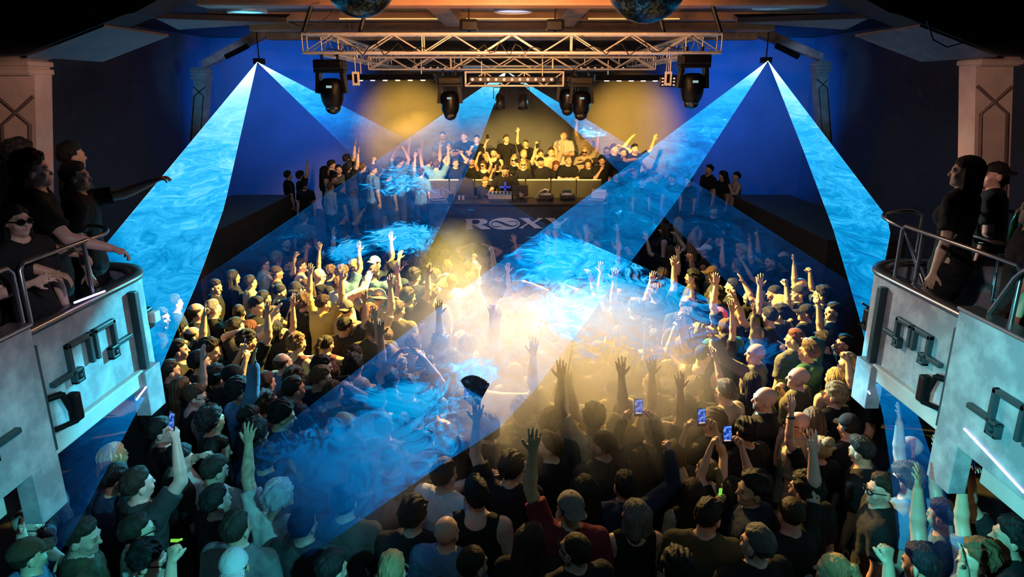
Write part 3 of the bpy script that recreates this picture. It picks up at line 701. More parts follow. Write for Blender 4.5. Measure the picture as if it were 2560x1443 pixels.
# laser projectors
LA = {'L': atY(643, 155, 17.0), 'R': atY(1920, 152, 17.0), 'C': atY(1266, 178, 19.5)}
for k, lb in (('L', 'small laser projector below the left ceiling haunch'), ('R', 'small laser projector below the right ceiling haunch'), ('C', 'small laser projector behind the truss above the stage')):
    p = LA[k]; e = empty('laser_projector', p); MB().box((0, .14, .02), (.22, .24, .13), bev=.015).build('housing', M['black_metal'], e); MB().lathe([(.03, 0), (.03, .02), (0, .02)], (0, .02, 0), 12, Matrix.Rotation(R(90), 3, 'X')).build('aperture', M['lens'], e)
    MB().tube((0, .14, .08), (0, .14, 1.0), .015).build('bracket', M['black_metal'], e); tag(e, lb, 'laser', 'laser projectors')
# dark battens fixed under the far haunches
for s in (-1, 1):
    a = Vector((s * 7.15, 17.97, 5.22)); b = Vector((s * 6.55, 17.97, 5.49)); o = MB().tube(a, b, .07, n=4).build('light_batten', M['black_metal']); tag(o, 'dark light batten fixed under the %s ceiling haunch' % ('left' if s < 0 else 'right'), 'light batten', 'haunch battens')
# moving lights on the parapet piers
for s, y in ((-1, 5.42), (1, 5.80)):
    e = empty('wall_bracket', (s * 3.9, y, 1.75)); MB().tube((0, 0, .16), (-s * .02, .10, -.14), .028).tube((0, 0, .16), (s * .06, -.1, .16), .03).tube((-s * .02, .1, -.14), (s * .06, -.08, -.14), .025).build('arm', M['black_metal'], e)
    MB().box((-s * .03, .09, -.0), (.09, .10, .26), bev=.02).build('clamp', M['black_metal'], e); tag(e, 'black lamp bracket on the %s balcony parapet' % ('left' if s < 0 else 'right'), 'bracket', 'parapet brackets'); nearer(e)
e = empty('floodlight', (-4.18, 7.35, 1.95)); MB().box((0, 0, 0), (.16, .14, .24), bev=.02).build('housing', M['black_metal'], e); MB().box((.12, 0, .02), (.08, .12, .12), bev=.01).build('door', M['white_plastic'], e); tag(e, 'black floodlight with pale flap on the rounded end of the left balcony', 'floodlight'); nearer(e)
e = empty('floodlight', (4.12, 7.45, 1.90)); MB().box((0, 0, 0), (.12, .12, .26), bev=.02).build('housing', M['black_metal'], e); MB().tube((0, 0, .13), (-.12, 0, .2), .012).tube((0, 0, .0), (-.12, 0, -.06), .012).build('bracket', M['black_metal'], e); tag(e, 'black lamp with wire bracket on the rounded end of the right balcony', 'floodlight'); nearer(e)
# ------------------------------------------------------------------ stage, DJ booth and equipment
m = MB().box((0, 18.85, .4), (17.8, 5.3, .8)); struct(m.build('floor_stage', M['stage']))
m = MB().box((0, 19.3, .93), (9, 3.6, .26)).box((0, 20.1, 1.28), (7, 2.4, .44)); struct(m.build('floor_riser', M['stage']))
BY = 15.25
bt = empty('dj_booth', (.1, 15.6, 0))
MB().box((-.0, .02 - .33, .97), (3.96, .06, 1.94)).box((-1.95, .05, .97), (.06, .7, 1.94)).box((1.95, .05, .97), (.06, .7, 1.94)).build('front_panel', M['panel'], bt)
MB().box((0, .05, 1.965), (4.05, .92, .05), bev=.008).build('worktop', M['black_plastic'], bt)
# ROXY sign: letters as solid shapes, traced in a 100-unit-high cell
def bez(p0, p1, p2, p3, n=8): return [tuple((1 - t) ** 3 * a + 3 * (1 - t) ** 2 * t * b + 3 * (1 - t) * t * t * c + t ** 3 * d for a, b, c, d in zip(p0, p1, p2, p3)) for t in [i / n for i in range(1, n + 1)]]
SX, SY = 1163.0, 574.0
def lp(q, Y=BY - .03): return atY(1140 + q[0] / 8, 520 + q[1] / 8, Y)      # traced in crop pixels (8x)
def letter(name, polys):
    bm = bmesh.new()
    for outer, holes in polys:
        edges = []
        for lo in [outer] + holes:
            vs = [bm.verts.new(lp(q)) for q in lo]; edges += [bm.edges.new((vs[i], vs[(i + 1) % len(vs)])) for i in range(len(vs))]
        bmesh.ops.triangle_fill(bm, use_beauty=True, use_dissolve=False, edges=edges, normal=(0, -1, 0))
    r = bmesh.ops.extrude_face_region(bm, geom=bm.faces[:])
    for v in [g for g in r['geom'] if isinstance(g, bmesh.types.BMVert)]: v.co.y += .03
    bmesh.ops.recalc_face_normals(bm, faces=bm.faces[:])
    me = bpy.data.meshes.new(name); bm.to_mesh(me); bm.free(); me.materials.append(M['letter'])
    o = bpy.data.objects.new(name, me); link(o, bt); o.matrix_parent_inverse = Matrix.Translation(-bt.location); return o
Rout = [(178, 226), (480, 222)] + bez((480, 222), (580, 224), (630, 245), (628, 275)) + bez((628, 275), (624, 310), (570, 325), (500, 328)) + [(686, 412), (690, 424), (510, 428), (340, 335), (328, 338), (330, 410), (352, 430), (182, 432), (206, 408), (208, 250), (182, 236)]
Rhole = [(326, 240), (400, 236)] + bez((400, 236), (470, 240), (490, 265), (470, 295)) + bez((470, 295), (450, 322), (400, 330), (340, 326)) + [(326, 322)]
letter('sign_letter', [(Rout, [Rhole])])
def el(cx, cy, rx, ry, n=48, a0=0): return [(cx + rx * math.cos(2 * math.pi * i / n + a0), cy + ry * math.sin(2 * math.pi * i / n + a0)) for i in range(n)]
# the O is an ellipse with a swung double-loop band left open
letter('sign_letter', [(el(968, 317, 310, 119), [])])
cp = [(912, 350, 2), (870, 370, 6), (800, 378, 9), (735, 366, 9), (704, 335, 9), (722, 293, 10), (780, 270, 12), (850, 276, 18), (920, 301, 22), (985, 329, 22), (1050, 352, 19), (1120, 363, 13), (1190, 352, 9), (1232, 318, 8), (1205, 276, 8), (1135, 263, 8), (1065, 268, 6), (1010, 290, 2)]
dense = []
for a_ in range(len(cp) - 1):
    p0, p1, p2, p3 = cp[max(a_ - 1, 0)], cp[a_], cp[a_ + 1], cp[min(a_ + 2, len(cp) - 1)]
    for t in (0, .25, .5, .75): dense.append([.5 * (2 * q1 + (q2 - q0) * t + (2 * q0 - 5 * q1 + 4 * q2 - q3) * t * t + (3 * q1 - q0 - 3 * q2 + q3) * t ** 3) for q0, q1, q2, q3 in zip(p0, p1, p2, p3)])
dense.append(list(cp[-1])); V, F = [], []
for n_, (x, y, h) in enumerate(dense):
    a_, b_ = dense[max(n_ - 1, 0)], dense[min(n_ + 1, len(dense) - 1)]; dx, dy = b_[0] - a_[0], b_[1] - a_[1]; l_ = math.hypot(dx, dy); nx_, ny_ = -dy / l_ * h, dx / l_ * h
    for Yb in (BY - .034, BY - .03): V += [lp((x + nx_, y + ny_), Yb), lp((x - nx_, y - ny_), Yb)]
for n_ in range(len(dense) - 1): q = n_ * 4; F += [(q, q + 1, q + 5, q + 4), (q + 2, q + 6, q + 7, q + 3), (q, q + 4, q + 6, q + 2), (q + 1, q + 3, q + 7, q + 5)]
mb_ = MB(); mb_.add(V, F); o = mb_.build('sign_band', M['panel'], bt); o.matrix_parent_inverse = Matrix.Translation(-bt.location)
letter('sign_letter', [([(1262, 208), (1480, 206), (1462, 222), (1540, 284), (1640, 222), (1625, 206), (1738, 206), (1568, 300), (1700, 392), (1760, 408), (1545, 410), (1562, 394), (1452, 318), (1340, 392), (1355, 410), (1250, 410), (1432, 305), (1310, 222)], [])])
letter('sign_letter', [([(1780, 206), (1985, 204), (1968, 220), (2085, 296), (2160, 240), (2142, 206), (2262, 206), (2100, 330), (2096, 392), (2120, 410), (1930, 410), (1952, 392), (1952, 318), (1820, 222)], [])])
tag(bt, 'dark DJ booth with the pale ROXY sign across its front panel', 'dj booth')
# barrier panels behind the DJ
for i in range(7):
    x = -1.9 + i * .64; e = empty('barrier_panel', (x, 17.25, .8)); MB().box((0, 0, .72), (.625, .03, 1.42), bev=.006).build('sheet', M['barrier'], e); MB().tube((.31, .03, 0), (.31, .03, 1.47), .018).build('post', M['black_metal'], e); MB().tube((-.3, 0, 1.45), (.3, 0, 1.45), .018).build('rail', M['alu'], e)
    tag(e, 'dark barrier panel behind the DJ, %s from the left end of the row' % ('first', 'second', 'third', 'fourth', 'fifth', 'sixth', 'seventh')[i], 'barrier', 'barrier panels behind the DJ')
# equipment on the worktop (top z = 1.99)
WT = 1.99
M['cream_gear'] = principled('pale_gear', (.62, .58, .5), .4); M['gear'] = principled('gear_black', (.02, .02, .022), .35); M['knob'] = principled('pale_knob', (.7, .66, .58), .35); M['screen_dark'] = principled('dark_screen', (.01, .012, .018), .1)
def at_desk(px, py=500): p = atZ(px, py, WT); return Vector((p.x, max(15.3, min(p.y, 16.0)), WT))
def deck(px, label, w=.33):
    p = at_desk(px, 496); e = empty('media_player', p); MB().box((0, 0, .05), (w, .38, .09), bev=.01).build('body', M['gear'], e)
    MB().lathe([(.115, .095), (.115, .112), (.10, .118), (0, .118)], (0, -.04, 0), 28).build('jog_wheel', M['knob'], e); MB().box((0, .13, .13), (.2, .015, .09), Matrix.Rotation(R(-35), 3, 'X')).build('display', M['screen_dark'], e)
    for k in range(3): MB().lathe([(.016, .095), (.016, .108), (0, .108)], (-w / 2 + .04, -.15 + .05 * k, 0), 12).build('button', M['knob'], e)
    tag(e, label, 'media player', 'media players on the booth')
deck(1365, 'black media player on the booth, right of the dark monitor'); deck(1418, 'black media player at the right end of the gear on the booth')
p = at_desk(1250, 495); e = empty('dj_mixer', p); MB().box((0, 0, .06), (.55, .36, .1), Matrix.Rotation(R(8), 3, 'X'), bev=.01).build('body', M['cream_gear'], e)
for i in range(6):
    for j in range(3): MB().lathe([(.017, 0), (.014, .03), (0, .03)], (-.22 + i * .088, -.12 + j * .085, .115 - .0 * j), 10).build('knob', M['gear'], e)
tag(e, 'wide pale mixing desk with rows of knobs in front of the DJ', 'mixer')
p = at_desk(1300, 496); e = empty('preview_monitor', p + Vector((.0, .12, 0))); MB().box((0, 0, .17), (.38, .06, .26), bev=.01).build('housing', M['gear'], e); MB().box((0, .034, .17), (.35, .004, .23)).build('screen', M['screen_dark'], e); MB().box((0, .03, .02), (.2, .16, .04)).build('foot', M['gear'], e); tag(e, 'black monitor standing on the booth right of the mixing desk', 'monitor')
def laptop(px, label, yaw, grp='laptops on the booth'):
    p = at_desk(px, 500); e = empty('laptop', p, R(yaw)); MB().box((0, 0, .012), (.34, .24, .02), bev=.006).build('base', M['white_plastic'], e); MB().box((0, .17, .11), (.34, .012, .23), Matrix.Rotation(R(-25), 3, 'X'), bev=.005).build('lid', M['white_plastic'], e); MB().box((0, -.01, .024), (.29, .11, .004)).build('keyboard', M['gear'], e); tag(e, label, 'laptop', grp)
laptop(1096, 'white laptop at the left end of the booth', 15); laptop(1492, 'white laptop at the right end of the booth', -20)
def desk_lamp(px, s, label):
    p = at_desk(px, 498); e = empty('angled_stand', p); MB().tube((0, 0, 0), (-s * .10, 0, .20), .012).path([(-s * .10, 0, .20), (-s * .02, 0, .23), (s * .10, 0, .17), (s * .20, 0, .03)], .022, 8).build('arm', M['cream_gear'], e); MB().box((s * .02, 0, .012), (.30, .16, .02), bev=.006).build('base', M['gear'], e); tag(e, label, 'stand', 'angled stands on the booth')
desk_lamp(1112, 1, 'pale angled laptop stand left on the booth'); desk_lamp(1360, -1, 'pale angled laptop stand behind the media players')
p = at_desk(1128, 500); o = MB().box(p + Vector((0, 0, .07)), (.11, .2, .14), bev=.01).build('small_speaker', M['gear']); tag(o, 'small black box between laptop and gear on the booth', 'speaker')
for i, px in enumerate((1148, 1158)): p = at_desk(px, 500); o = MB().lathe([(.03, 0), (.033, .1), (.028, .1), (.026, .012), (0, .01)], p, 14).build('drinking_cup', M['cream_gear']); tag(o, 'pale drinking cup on the booth, %s of two' % ('left', 'right')[i], 'cup', 'cups on the booth')
e = empty('monitor_speaker', at_desk(1163, 490) + Vector((0, .1, 0))); MB().prism([(-.24, -.12, 0), (.24, -.12, 0), (.19, -.12, .42), (-.13, -.12, .42)], (0, .3, 0)).build('cabinet', M['gear'], e); MB().lathe([(.09, 0), (.07, .02), (0, .03)], (0, .19, .2), 20, Matrix.Rotation(R(-90), 3, 'X')).build('cone', M['screen_dark'], e); tag(e, 'dark wedge monitor speaker on the booth left of the DJ', 'speaker')
# table with bottles on the right balcony
e = empty('bar_table', (3.86, 5.1, 2.38)); MB().lathe([(0, .93), (.3, .93), (.31, .945), (.3, .96), (0, .96)], (0, 0, 0), 24).build('tabletop', M['glossy_black'], e); MB().tube((0, 0, -.1), (0, 0, .93), .03).build('leg', M['black_metal'], e); MB().lathe([(.2, -.1), (.2, -.085), (.03, -.07)], (0, 0, 0), 20).build('foot', M['black_metal'], e); tag(e, 'small black bar table with bottles on the right balcony', 'table')
m_, nt, out = new_mat('green_glass'); b = N(nt, 'ShaderNodeBsdfPrincipled', Roughness=.05); b.inputs['Base Color'].default_value = (.05, .3, .12, 1); b.inputs['Transmission Weight'].default_value = .8; nt.links.new(b.outputs[0], out.inputs[0]); M['glass'] = m_
for i, (dx, dy, h, r, lb) in enumerate(((-.1, -.05, .26, .032, 'slim bottle on the bar table, nearest the railing'), (.1, .0, .30, .034, 'tall bottle in the middle of the bar table'), (.2, .12, .22, .04, 'short green bottle at the back of the bar table'))):
    o = MB().lathe([(0, 0), (r, 0), (r, h * .6), (r * .4, h * .78), (r * .4, h), (0, h)], (0, 0, 0), 16).build('bottle', M['glass']); o.location = (3.86 + dx * .8, 5.1 + dy * .8, 3.34); tag(o, lb, 'bottle', 'bottles on the bar table')
e = empty('bar_stool', (3.62, 4.45, 2.28)); MB().box((0, 0, .72), (.4, .4, .05), bev=.015).build('seat', M['black_plastic'], e); MB().path([(-.2, .2, .72), (-.2, .22, 1.05), (.2, .22, 1.05), (.2, .2, .72)], .012, 8).build('backrest', M['rail'], e)
for a in (-1, 1):
    for b_ in (-1, 1): MB().tube((a * .17, b_ * .17, .7), (a * .2, b_ * .2, 0), .012).build('leg', M['rail'], e)
tag(e, 'bar stool with thin metal frame behind the right railing', 'stool')
# x y (photo position of the head), facing (0 = to the stage, + = to the photo's left), arm poses L+R, hair+colour, top+colour, flags (g glasses, s sunglasses, f slighter build, 1-4 skin, # print)
CROWD = """
72 1308 -70 do xl tn g1
78 1384 -60 db Cn hb 1
218 1335 -60 db sd to
335 1332 -50 dd sd tw g1
375 1393 -60 dk ck tw s1
592 1318 -15 dd sd tg
586 1412 0 dd Kw tc
543 1250 -45 dd sk tk
536 1172 -15 hd sd tw #DR
348 1208 -30 dP sd tc 1
455 1145 -60 db sk tk
492 988 -55 dd sn vk g1
566 1045 -50 dd ck tk
609 1055 -80 dd sk tn
288 1138 -30 dd ly tk f
292 1192 -20 dd sk tn
448 960 -30 du ln tk f
399 966 -60 dd lk tk f
112 1212 -65 ds sk tn
700 1242 -10 ud ww tw
774 1301 -10 dd sk tc
846 1258 -10 dd sk tc
931 1178 -30 dd cd tn
985 1150 -20 ds sd tk #S
791 1057 -20 dd sd tg
838 1057 -30 dd Ce tk
888 1110 0 dd ln tn f
955 1066 0 dd sn tc
1003 1045 0 dd lk vk f
964 998 0 dd sd vw 1
1028 972 -20 aa sk tn
1117 1005 0 dd sd tH
1055 1118 -50 dm ck tk g
1146 1117 0 dP lk tk f
1112 1184 -30 dd sd tw
1189 1236 0 dd qk vk s1
1102 1318 -15 dd xn tb 1
1182 1405 -15 dd zd tk
981 1421 0 dd sy tk 1
1050 1290 0 dd wk tk #OB
831 1418 -10 dd sk tk
844 970 -30 dh sn tG
727 972 -50 mb sd tn
749 942 -30 dd cn tn
792 951 -40 dd sl tn
786 919 -45 dd sk tc
830 929 -60 dd ln tk f
709 906 -40 dd yn tb
745 857 -40 dd cl vp f
817 858 -10 ss td vp f
864 815 -15 du sk tc
886 884 -20 dd tk lk f
887 913 -20 du wd tk
934 824 0 dd cl to
967 838 -30 dd ln tk f
967 883 -20 df td tc f
1004 919 -30 dd cy tb
967 960 -10 dd sk tk
905 976 -20 dd Ce tk
448 874 -80 dd sk tk
434 929 -75 dd sk tk
537 938 -70 dm wk tk
583 938 -20 dd Kk tk
620 850 -30 hu ck tk
519 882 -60 pp wd tk
695 955 -50 dm sn tb 1
626 980 -60 du wk hb
672 996 -30 dd cd tn
700 1046 -40 dd wk tn
658 1062 -40 dm wk tn
405 1076 -60 dd sk tk
539 716 -70 dd sd tk
584 692 -60 dd lk tk f
627 706 -60 dd sk te
661 660 -60 dd sd lw s1
693 681 -60 dd Kd vc 3
695 646 -60 dd cy tk f
722 657 -70 dk sd tk
537 771 -70 dd sg tk 1
497 778 -70 dd yd tk
600 780 -20 dd zd tc
636 763 -75 dd sk tk 1
683 790 -30 dd sl te 1
591 817 -60 df sk tk 1
627 818 -20 dd lr te f1
481 836 -60 di yd tk
459 827 -70 dd lk tk f
690 822 -20 du bk tc f
701 728 -60 dd tk vk f1
661 746 -60 dp sk tk
438 757 -60 dd sk tn
403 791 -60 dd sk tn
714 607 -110 dd sd tk
760 546 -10 dd sl tg 1
855 546 -70 df sd tk
862 592 -90 dm sn te
930 598 -40 du sk tk
752 664 -70 kd sk vw 1
799 688 -20 dd xn tk g1
889 666 -60 dd sy tn 1
763 717 150 dm ln tk f1s
740 723 -10 dd Kk tn
763 754 -20 dd cn tk
828 681 -20 ud cn tk f
857 682 0 du cn tb
938 657 -10 du Kw tn
947 680 -20 df sd tb
974 641 -60 dk cr tn s
974 671 -30 dd sk tn
1024 641 0 ud Bk tk
1054 647 0 dd sn tk #LOST
868 770 -30 dd Kg te
925 784 -10 du cr te
848 710 -40 df sn lw 1
806 757 -30 uu sn ty
949 741 0 hu Be tg
1022 742 -30 du wd tk
995 773 -10 dd sn to
1074 610 30 dm Ck tk
1193 624 0 hh sk x1
1115 642 -10 dd sn tk
1171 668 0 dk zd tc
1164 702 0 dd cd tk
1137 700 0 hk zn tw
1088 692 -10 dd wd to
1079 733 -10 dd cn to
1117 668 30 dd sn te
1234 735 0 uu lk vk f1
1249 680 0 kd wd tk
1288 628 150 dd by tc fs
1294 721 0 dh sd tw
1177 776 -45 dd wn tk
1279 796 40 dd nn tc f
1045 860 -10 ou sl te
1096 857 -10 dd wg tk
1152 848 0 dd ly ty f1
1130 896 -20 dd sd tc
1182 863 0 du cd to
1061 917 -60 dd sn tk g
1078 944 -60 dd sn tb g
1063 1002 -20 dd wd vw
1289 932 0 dd by te f
1194 940 0 ds sn x1
1305 1025 0 dd cg tH
1218 866 -10 du sn to
1298 880 0 uu wd to
1408 834 0 hh sn to
1482 832 20 dd Kk tc
1547 838 0 dd sn tc
1635 846 0 dk sk tY
1497 878 0 dd Kg to
1562 907 0 du cd tk
1626 957 0 dd zl tc
1664 922 0 db ny vk f1
1405 977 0 ud zg te
1531 968 10 dd zd ty
1486 1042 0 uu wk te G4
1380 1058 0 dd cd tc
1375 1113 60 mb qn tk 1
1521 1110 20 dd Kk tc
1641 1080 0 du sk tk
1682 1128 0 dd ln tc f
1593 1147 0 PP ln lk f1
1789 1056 45 dd cn tk s1
1806 976 45 sd sn he g1
1909 996 60 md xn lk 1
1746 1167 0 PP ty vr f1
1732 1228 0 dd ld vk f1
1829 1228 0 PP ld tk f1
1857 1074 30 dd wk tk
1882 1221 70 dm wk hn
1467 1221 0 dd lk vk f1
1554 1214 0 dk sk hn
1424 1266 0 ud Kg tr
1280 1166 0 ud wk tk
1330 1345 0 dd ld tk f
1585 1282 0 dd bg vk f1
1772 1286 -10 dd sk to
1436 1372 25 dd zd tk g
1890 1356 15 dd sg tk 1
1692 1414 0 dd wk tk
1974 1268 20 du zd tk #SKULLS
2004 1228 20 dd ck tk
2138 1122 60 dd qk tk
2201 1222 70 dd sd tk g
2077 1422 60 dd ty tk f
1990 1058 70 dd xn te g1
2062 1122 20 ud ny tk f
2044 1050 20 dd ll tk f
2106 1058 30 dd Ck tk
1993 943 50 dm xd to 1
2087 943 10 dd ly vk f1
2126 914 80 kd qy tk 1
2083 986 30 dd cy tk f
2020 878 40 dh sl hG
1988 847 30 dm sr tg 1
1887 882 50 fu xl lg 1
1759 886 -40 kd Ck vk 1
1703 862 0 dd ln tc f
1748 836 0 dd wg tk
1792 788 20 dk bp vw f1
1817 815 10 dd nn tG
1851 792 0 uu zy tk 1
1788 858 10 ou nd tk f
1880 953 20 fd lk tk f
1739 973 -20 dd sn tc
1712 1003 0 dd ld tk f
1877 832 40 dd sy tk f
1737 567 -110 dt qk x1
1696 556 0 dd ly tk f1
1676 627 0 oa ln tk f1
1662 574 60 ds bn vk f1
1853 626 70 dd qy tk s1
1842 662 20 ud sg tk 1
1999 644 70 pp xn tk
1763 626 60 dd Cw tk
1764 661 70 dd Ck tk
1734 692 60 da ck to
1773 683 90 dd Cn tc
1829 715 70 dd sk tk 1
1874 741 30 dd bk tk f
1908 696 60 df lk vk f1
1926 653 70 dm sk tk
1934 732 60 fd Kk tk
1963 754 20 dd by tk f
1948 784 50 dd wk tk 1
2013 781 60 dm Ck tk
1997 714 60 dd xd tk
2081 778 70 dd sk tn
1714 757 0 dd yn tc
1714 793 0 dd cn tc
1817 526 160 dd sn tk 1
1475 584 110 dd sl tk s1
1495 608 80 vd zd tS
1655 688 0 du wn tk
1385 726 0 dh sk tc
1417 697 0 dd ck tk
1480 680 0 pp sk tk
1450 742 0 dP sk tc
1404 640 0 ud sd tk
1440 640 20 du sk tn
1545 742 0 uo sn te
1588 770 0 ud wd tk
1590 676 10 ud sk tn
1352 640 -10 ou sd tk
1536 660 20 dd cn tk
1640 732 10 du wn tk
1360 905 0 du sl te
1445 915 10 oo sn te
1560 1030 0 ou sn ty
1200 1075 0 dd wk tk
660 1140 -20 dd wk tn
560 1120 -50 dd sk tk
2270 1120 60 dd xn tn
2265 1195 60 du wn tb
2355 1285 60 du sd tb
2440 1395 50 ou wl tb 1
2300 1405 50 ku sk tn
2520 1340 60 dP wk tk
2170 930 70 dd sk tk
2060 850 60 di sd tk
2100 860 60 ds sk tk
1920 790 50 vd sk tk
1990 735 60 ku Kk tk
2040 735 70 dk wk tn
1900 650 60 ui sk tk
1960 660 60 dd wk tk
1800 600 60 dd sk tn
1790 735 30 kd wk tk
1575 620 40 ud wk tn
1540 605 60 dd sk tn
760 612 -50 dd sk tn
800 630 -40 du sk tk
500 905 -60 dd sk tk
1040 690 -10 dd wk tk
"""
STAGE = """
1107 340 178 c 19.3 1.5 cc sn tk 1
1160 340 182 c 19.3 1.5 bb sl tk 1
1192 348 175 c 19.2 1.5 dm sd tk 1
1266 347 180 c 19.6 1.5 dd sn tk 1
1314 358 184 c 19.4 1.5 du zn tk 1
1234 382 170 c 18.8 1.06 dP sd vk 1
1182 404 150 c 17.9 1.06 dd sk tk
1206 411 180 c 17.8 1.06 PP ln vk f1s
1139 407 190 c 17.8 1.06 aa sn tk 1
1166 398 180 c 18.3 1.06 dd sn tk 1
1243 415 180 c 17.7 1.06 pp wk tk f
1285 400 175 c 18.1 1.06 pb ly tk f1s
1310 386 180 c 18.6 1.06 bb sy to 1
1308 411 178 c 17.7 1.06 dd ly tk f1s
1352 404 180 c 17.8 1.06 dP Kk tk 1
1354 386 185 c 18.7 1.06 kd sn te 1
1375 380 180 c 18.6 1.06 uk sn te 1
1410 338 180 c 19.4 1.5 cc sl tw 1
1462 336 190 c 19.4 1.5 du sn te 1
1462 377 190 c 18.6 1.06 id sy te s1
1390 411 180 c 17.8 1.06 eb lr tk f1
1421 400 185 c 17.7 1.06 cc sl tk 1
1470 408 195 c 17.7 1.06 dd ln lk f1
1505 400 200 c 17.8 1.06 dm wk tk 1
1517 378 190 c 18.5 1.06 ss zl tc 1
1558 382 190 c 18.6 1.06 bd sn tk 1
1540 440 190 s 17.4 .8 sd wn tk f
1590 430 190 s 17.4 .8 ah sn tk f
1602 468 190 s 17.2 .8 dd sd tk
1640 442 190 s 17.4 .8 ud sn tk
1536 372 190 c 18.9 1.06 hd sn tk 1
1587 372 195 c 19.0 1.06 oa sk tk 1
1263 424 180 s 16.35 .8 ee sd tk 1#CROSS
1214 452 200 s 16.45 .8 ee sy tk 1
721 438 -60 s 17 .8 dd sk tk
753 440 -60 s 17 .8 du wk tk
814 427 -70 s 17 .8 dd lk vk f
763 477 170 s 16.6 .8 dd Ck tk s1
836 446 -80 s 16.8 .8 dd sd tk
855 424 180 s 17.4 .8 dd sk tc
874 418 -60 s 17.4 .8 du wk tk
830 412 -60 s 17.9 .8 dd sk tk
901 419 -60 s 17.4 .8 dk sn tk
868 392 -60 s 18.6 .8 du sk tk
857 506 -60 s 16.1 .8 dd sk tn
830 504 -40 s 16.3 .8 dd sl lw
933 424 -50 s 17 .8 dd sn tb
1000 404 -40 s 17.8 .8 aa sn tb
1036 392 -40 s 18.4 .8 ud sl tb
1070 398 -30 s 18 .8 uu sn tb
1052 432 -30 s 17 .8 ud sn tb
1090 412 -20 s 17.6 .8 ou sn tb
970 440 -40 s 16.8 .8 hd wk tn
1840 442 100 s 16.6 .8 md sk x
1772 424 110 s 17.2 .8 dd sk tk
1806 438 110 s 16.9 .8 dd lk tk f
1680 446 150 s 16.9 .8 dd sk tk
1720 452 130 s 16.8 .8 dd wk tk
1120 396 185 c 18.2 1.06 dd sk tk 1
"""
# balcony spectators: x y plane-X facing arms hair top flags
BALCONY = """
86 424 -3.28 -62 dr ck tk 1
192 440 -3.33 -70 Td sk tk
18 556 -3.13 -110 db lk tk fs1
60 392 -3.71 -70 db ck tk
182 388 -3.74 -60 dd sk tk
-30 470 -3.24 -70 rr sk tk
2412 428 3.33 40 dd bk tk f1
2484 436 4.0 60 dd Kk tk 1
2590 520 3.24 60 dd wk tk
"""
# ------------------------------------------------------------------ people materials (colour of each person comes from the object colour)
def obj_mat(name, build):
    m, nt, out = new_mat(name); b = nt.nodes.new('ShaderNodeBsdfPrincipled'); nt.links.new(b.outputs[0], out.inputs[0])
    oi = nt.nodes.new('ShaderNodeObjectInfo'); tc = nt.nodes.new('ShaderNodeTexCoord'); build(nt, b, oi, tc); return m
def mixc(nt, fac, a, b, mode='MIX'):
    n = nt.nodes.new('ShaderNodeMix'); n.data_type = 'RGBA'; n.blend_type = mode
    for s, x in ((0, fac), (6, a), (7, b)):
        if isinstance(x, (int, float)): n.inputs[s].default_value = x
        elif isinstance(x, tuple): n.inputs[s].default_value = (*x, 1)
        else: nt.links.new(x, n.inputs[s])
    return n.outputs[2]
def skin_b(nt, b, oi, tc, glove=False):
    a = N(nt, 'ShaderNodeVertexColor'); a.layer_name = 'face'; sp = nt.nodes.new('ShaderNodeSeparateColor'); nt.links.new(a.outputs[0], sp.inputs[0])
    t = N(nt, 'ShaderNodeTexNoise', Scale=18.0, Detail=4.0); nt.links.new(tc.outputs['Object'], t.inputs['Vector'])
    c = mixc(nt, mathn(nt, 'MULTIPLY', t.outputs[0], .35), oi.outputs['Color'], (.35, .15, .1), 'MIX')
    c = mixc(nt, mathn(nt, 'MULTIPLY', sp.outputs[1], .7), c, (.35, .09, .08)); c = mixc(nt, mathn(nt, 'MULTIPLY', sp.outputs[2], oi.outputs['Alpha']), c, (.03, .02, .015))
    c = mixc(nt, mathn(nt, 'MULTIPLY', sp.outputs[0], .9), c, (.012, .009, .008))
    s = nt.nodes.new('ShaderNodeSeparateXYZ'); nt.links.new(tc.outputs['Object'], s.inputs[0]); c = mixc(nt, mathn(nt, 'LESS_THAN', s.outputs[2], .105), c, (.012, .012, .012))
    if glove: c = mixc(nt, a.outputs['Alpha'], c, (.008, .008, .009))
    nt.links.new(c, b.inputs['Base Color']); b.inputs['Roughness'].default_value = .48; b.inputs['Subsurface Weight'].default_value = 0.0
M['skin'] = obj_mat('skin', skin_b); M['skin_glove'] = obj_mat('skin_black_gloves', lambda *a: skin_b(*a, glove=True))
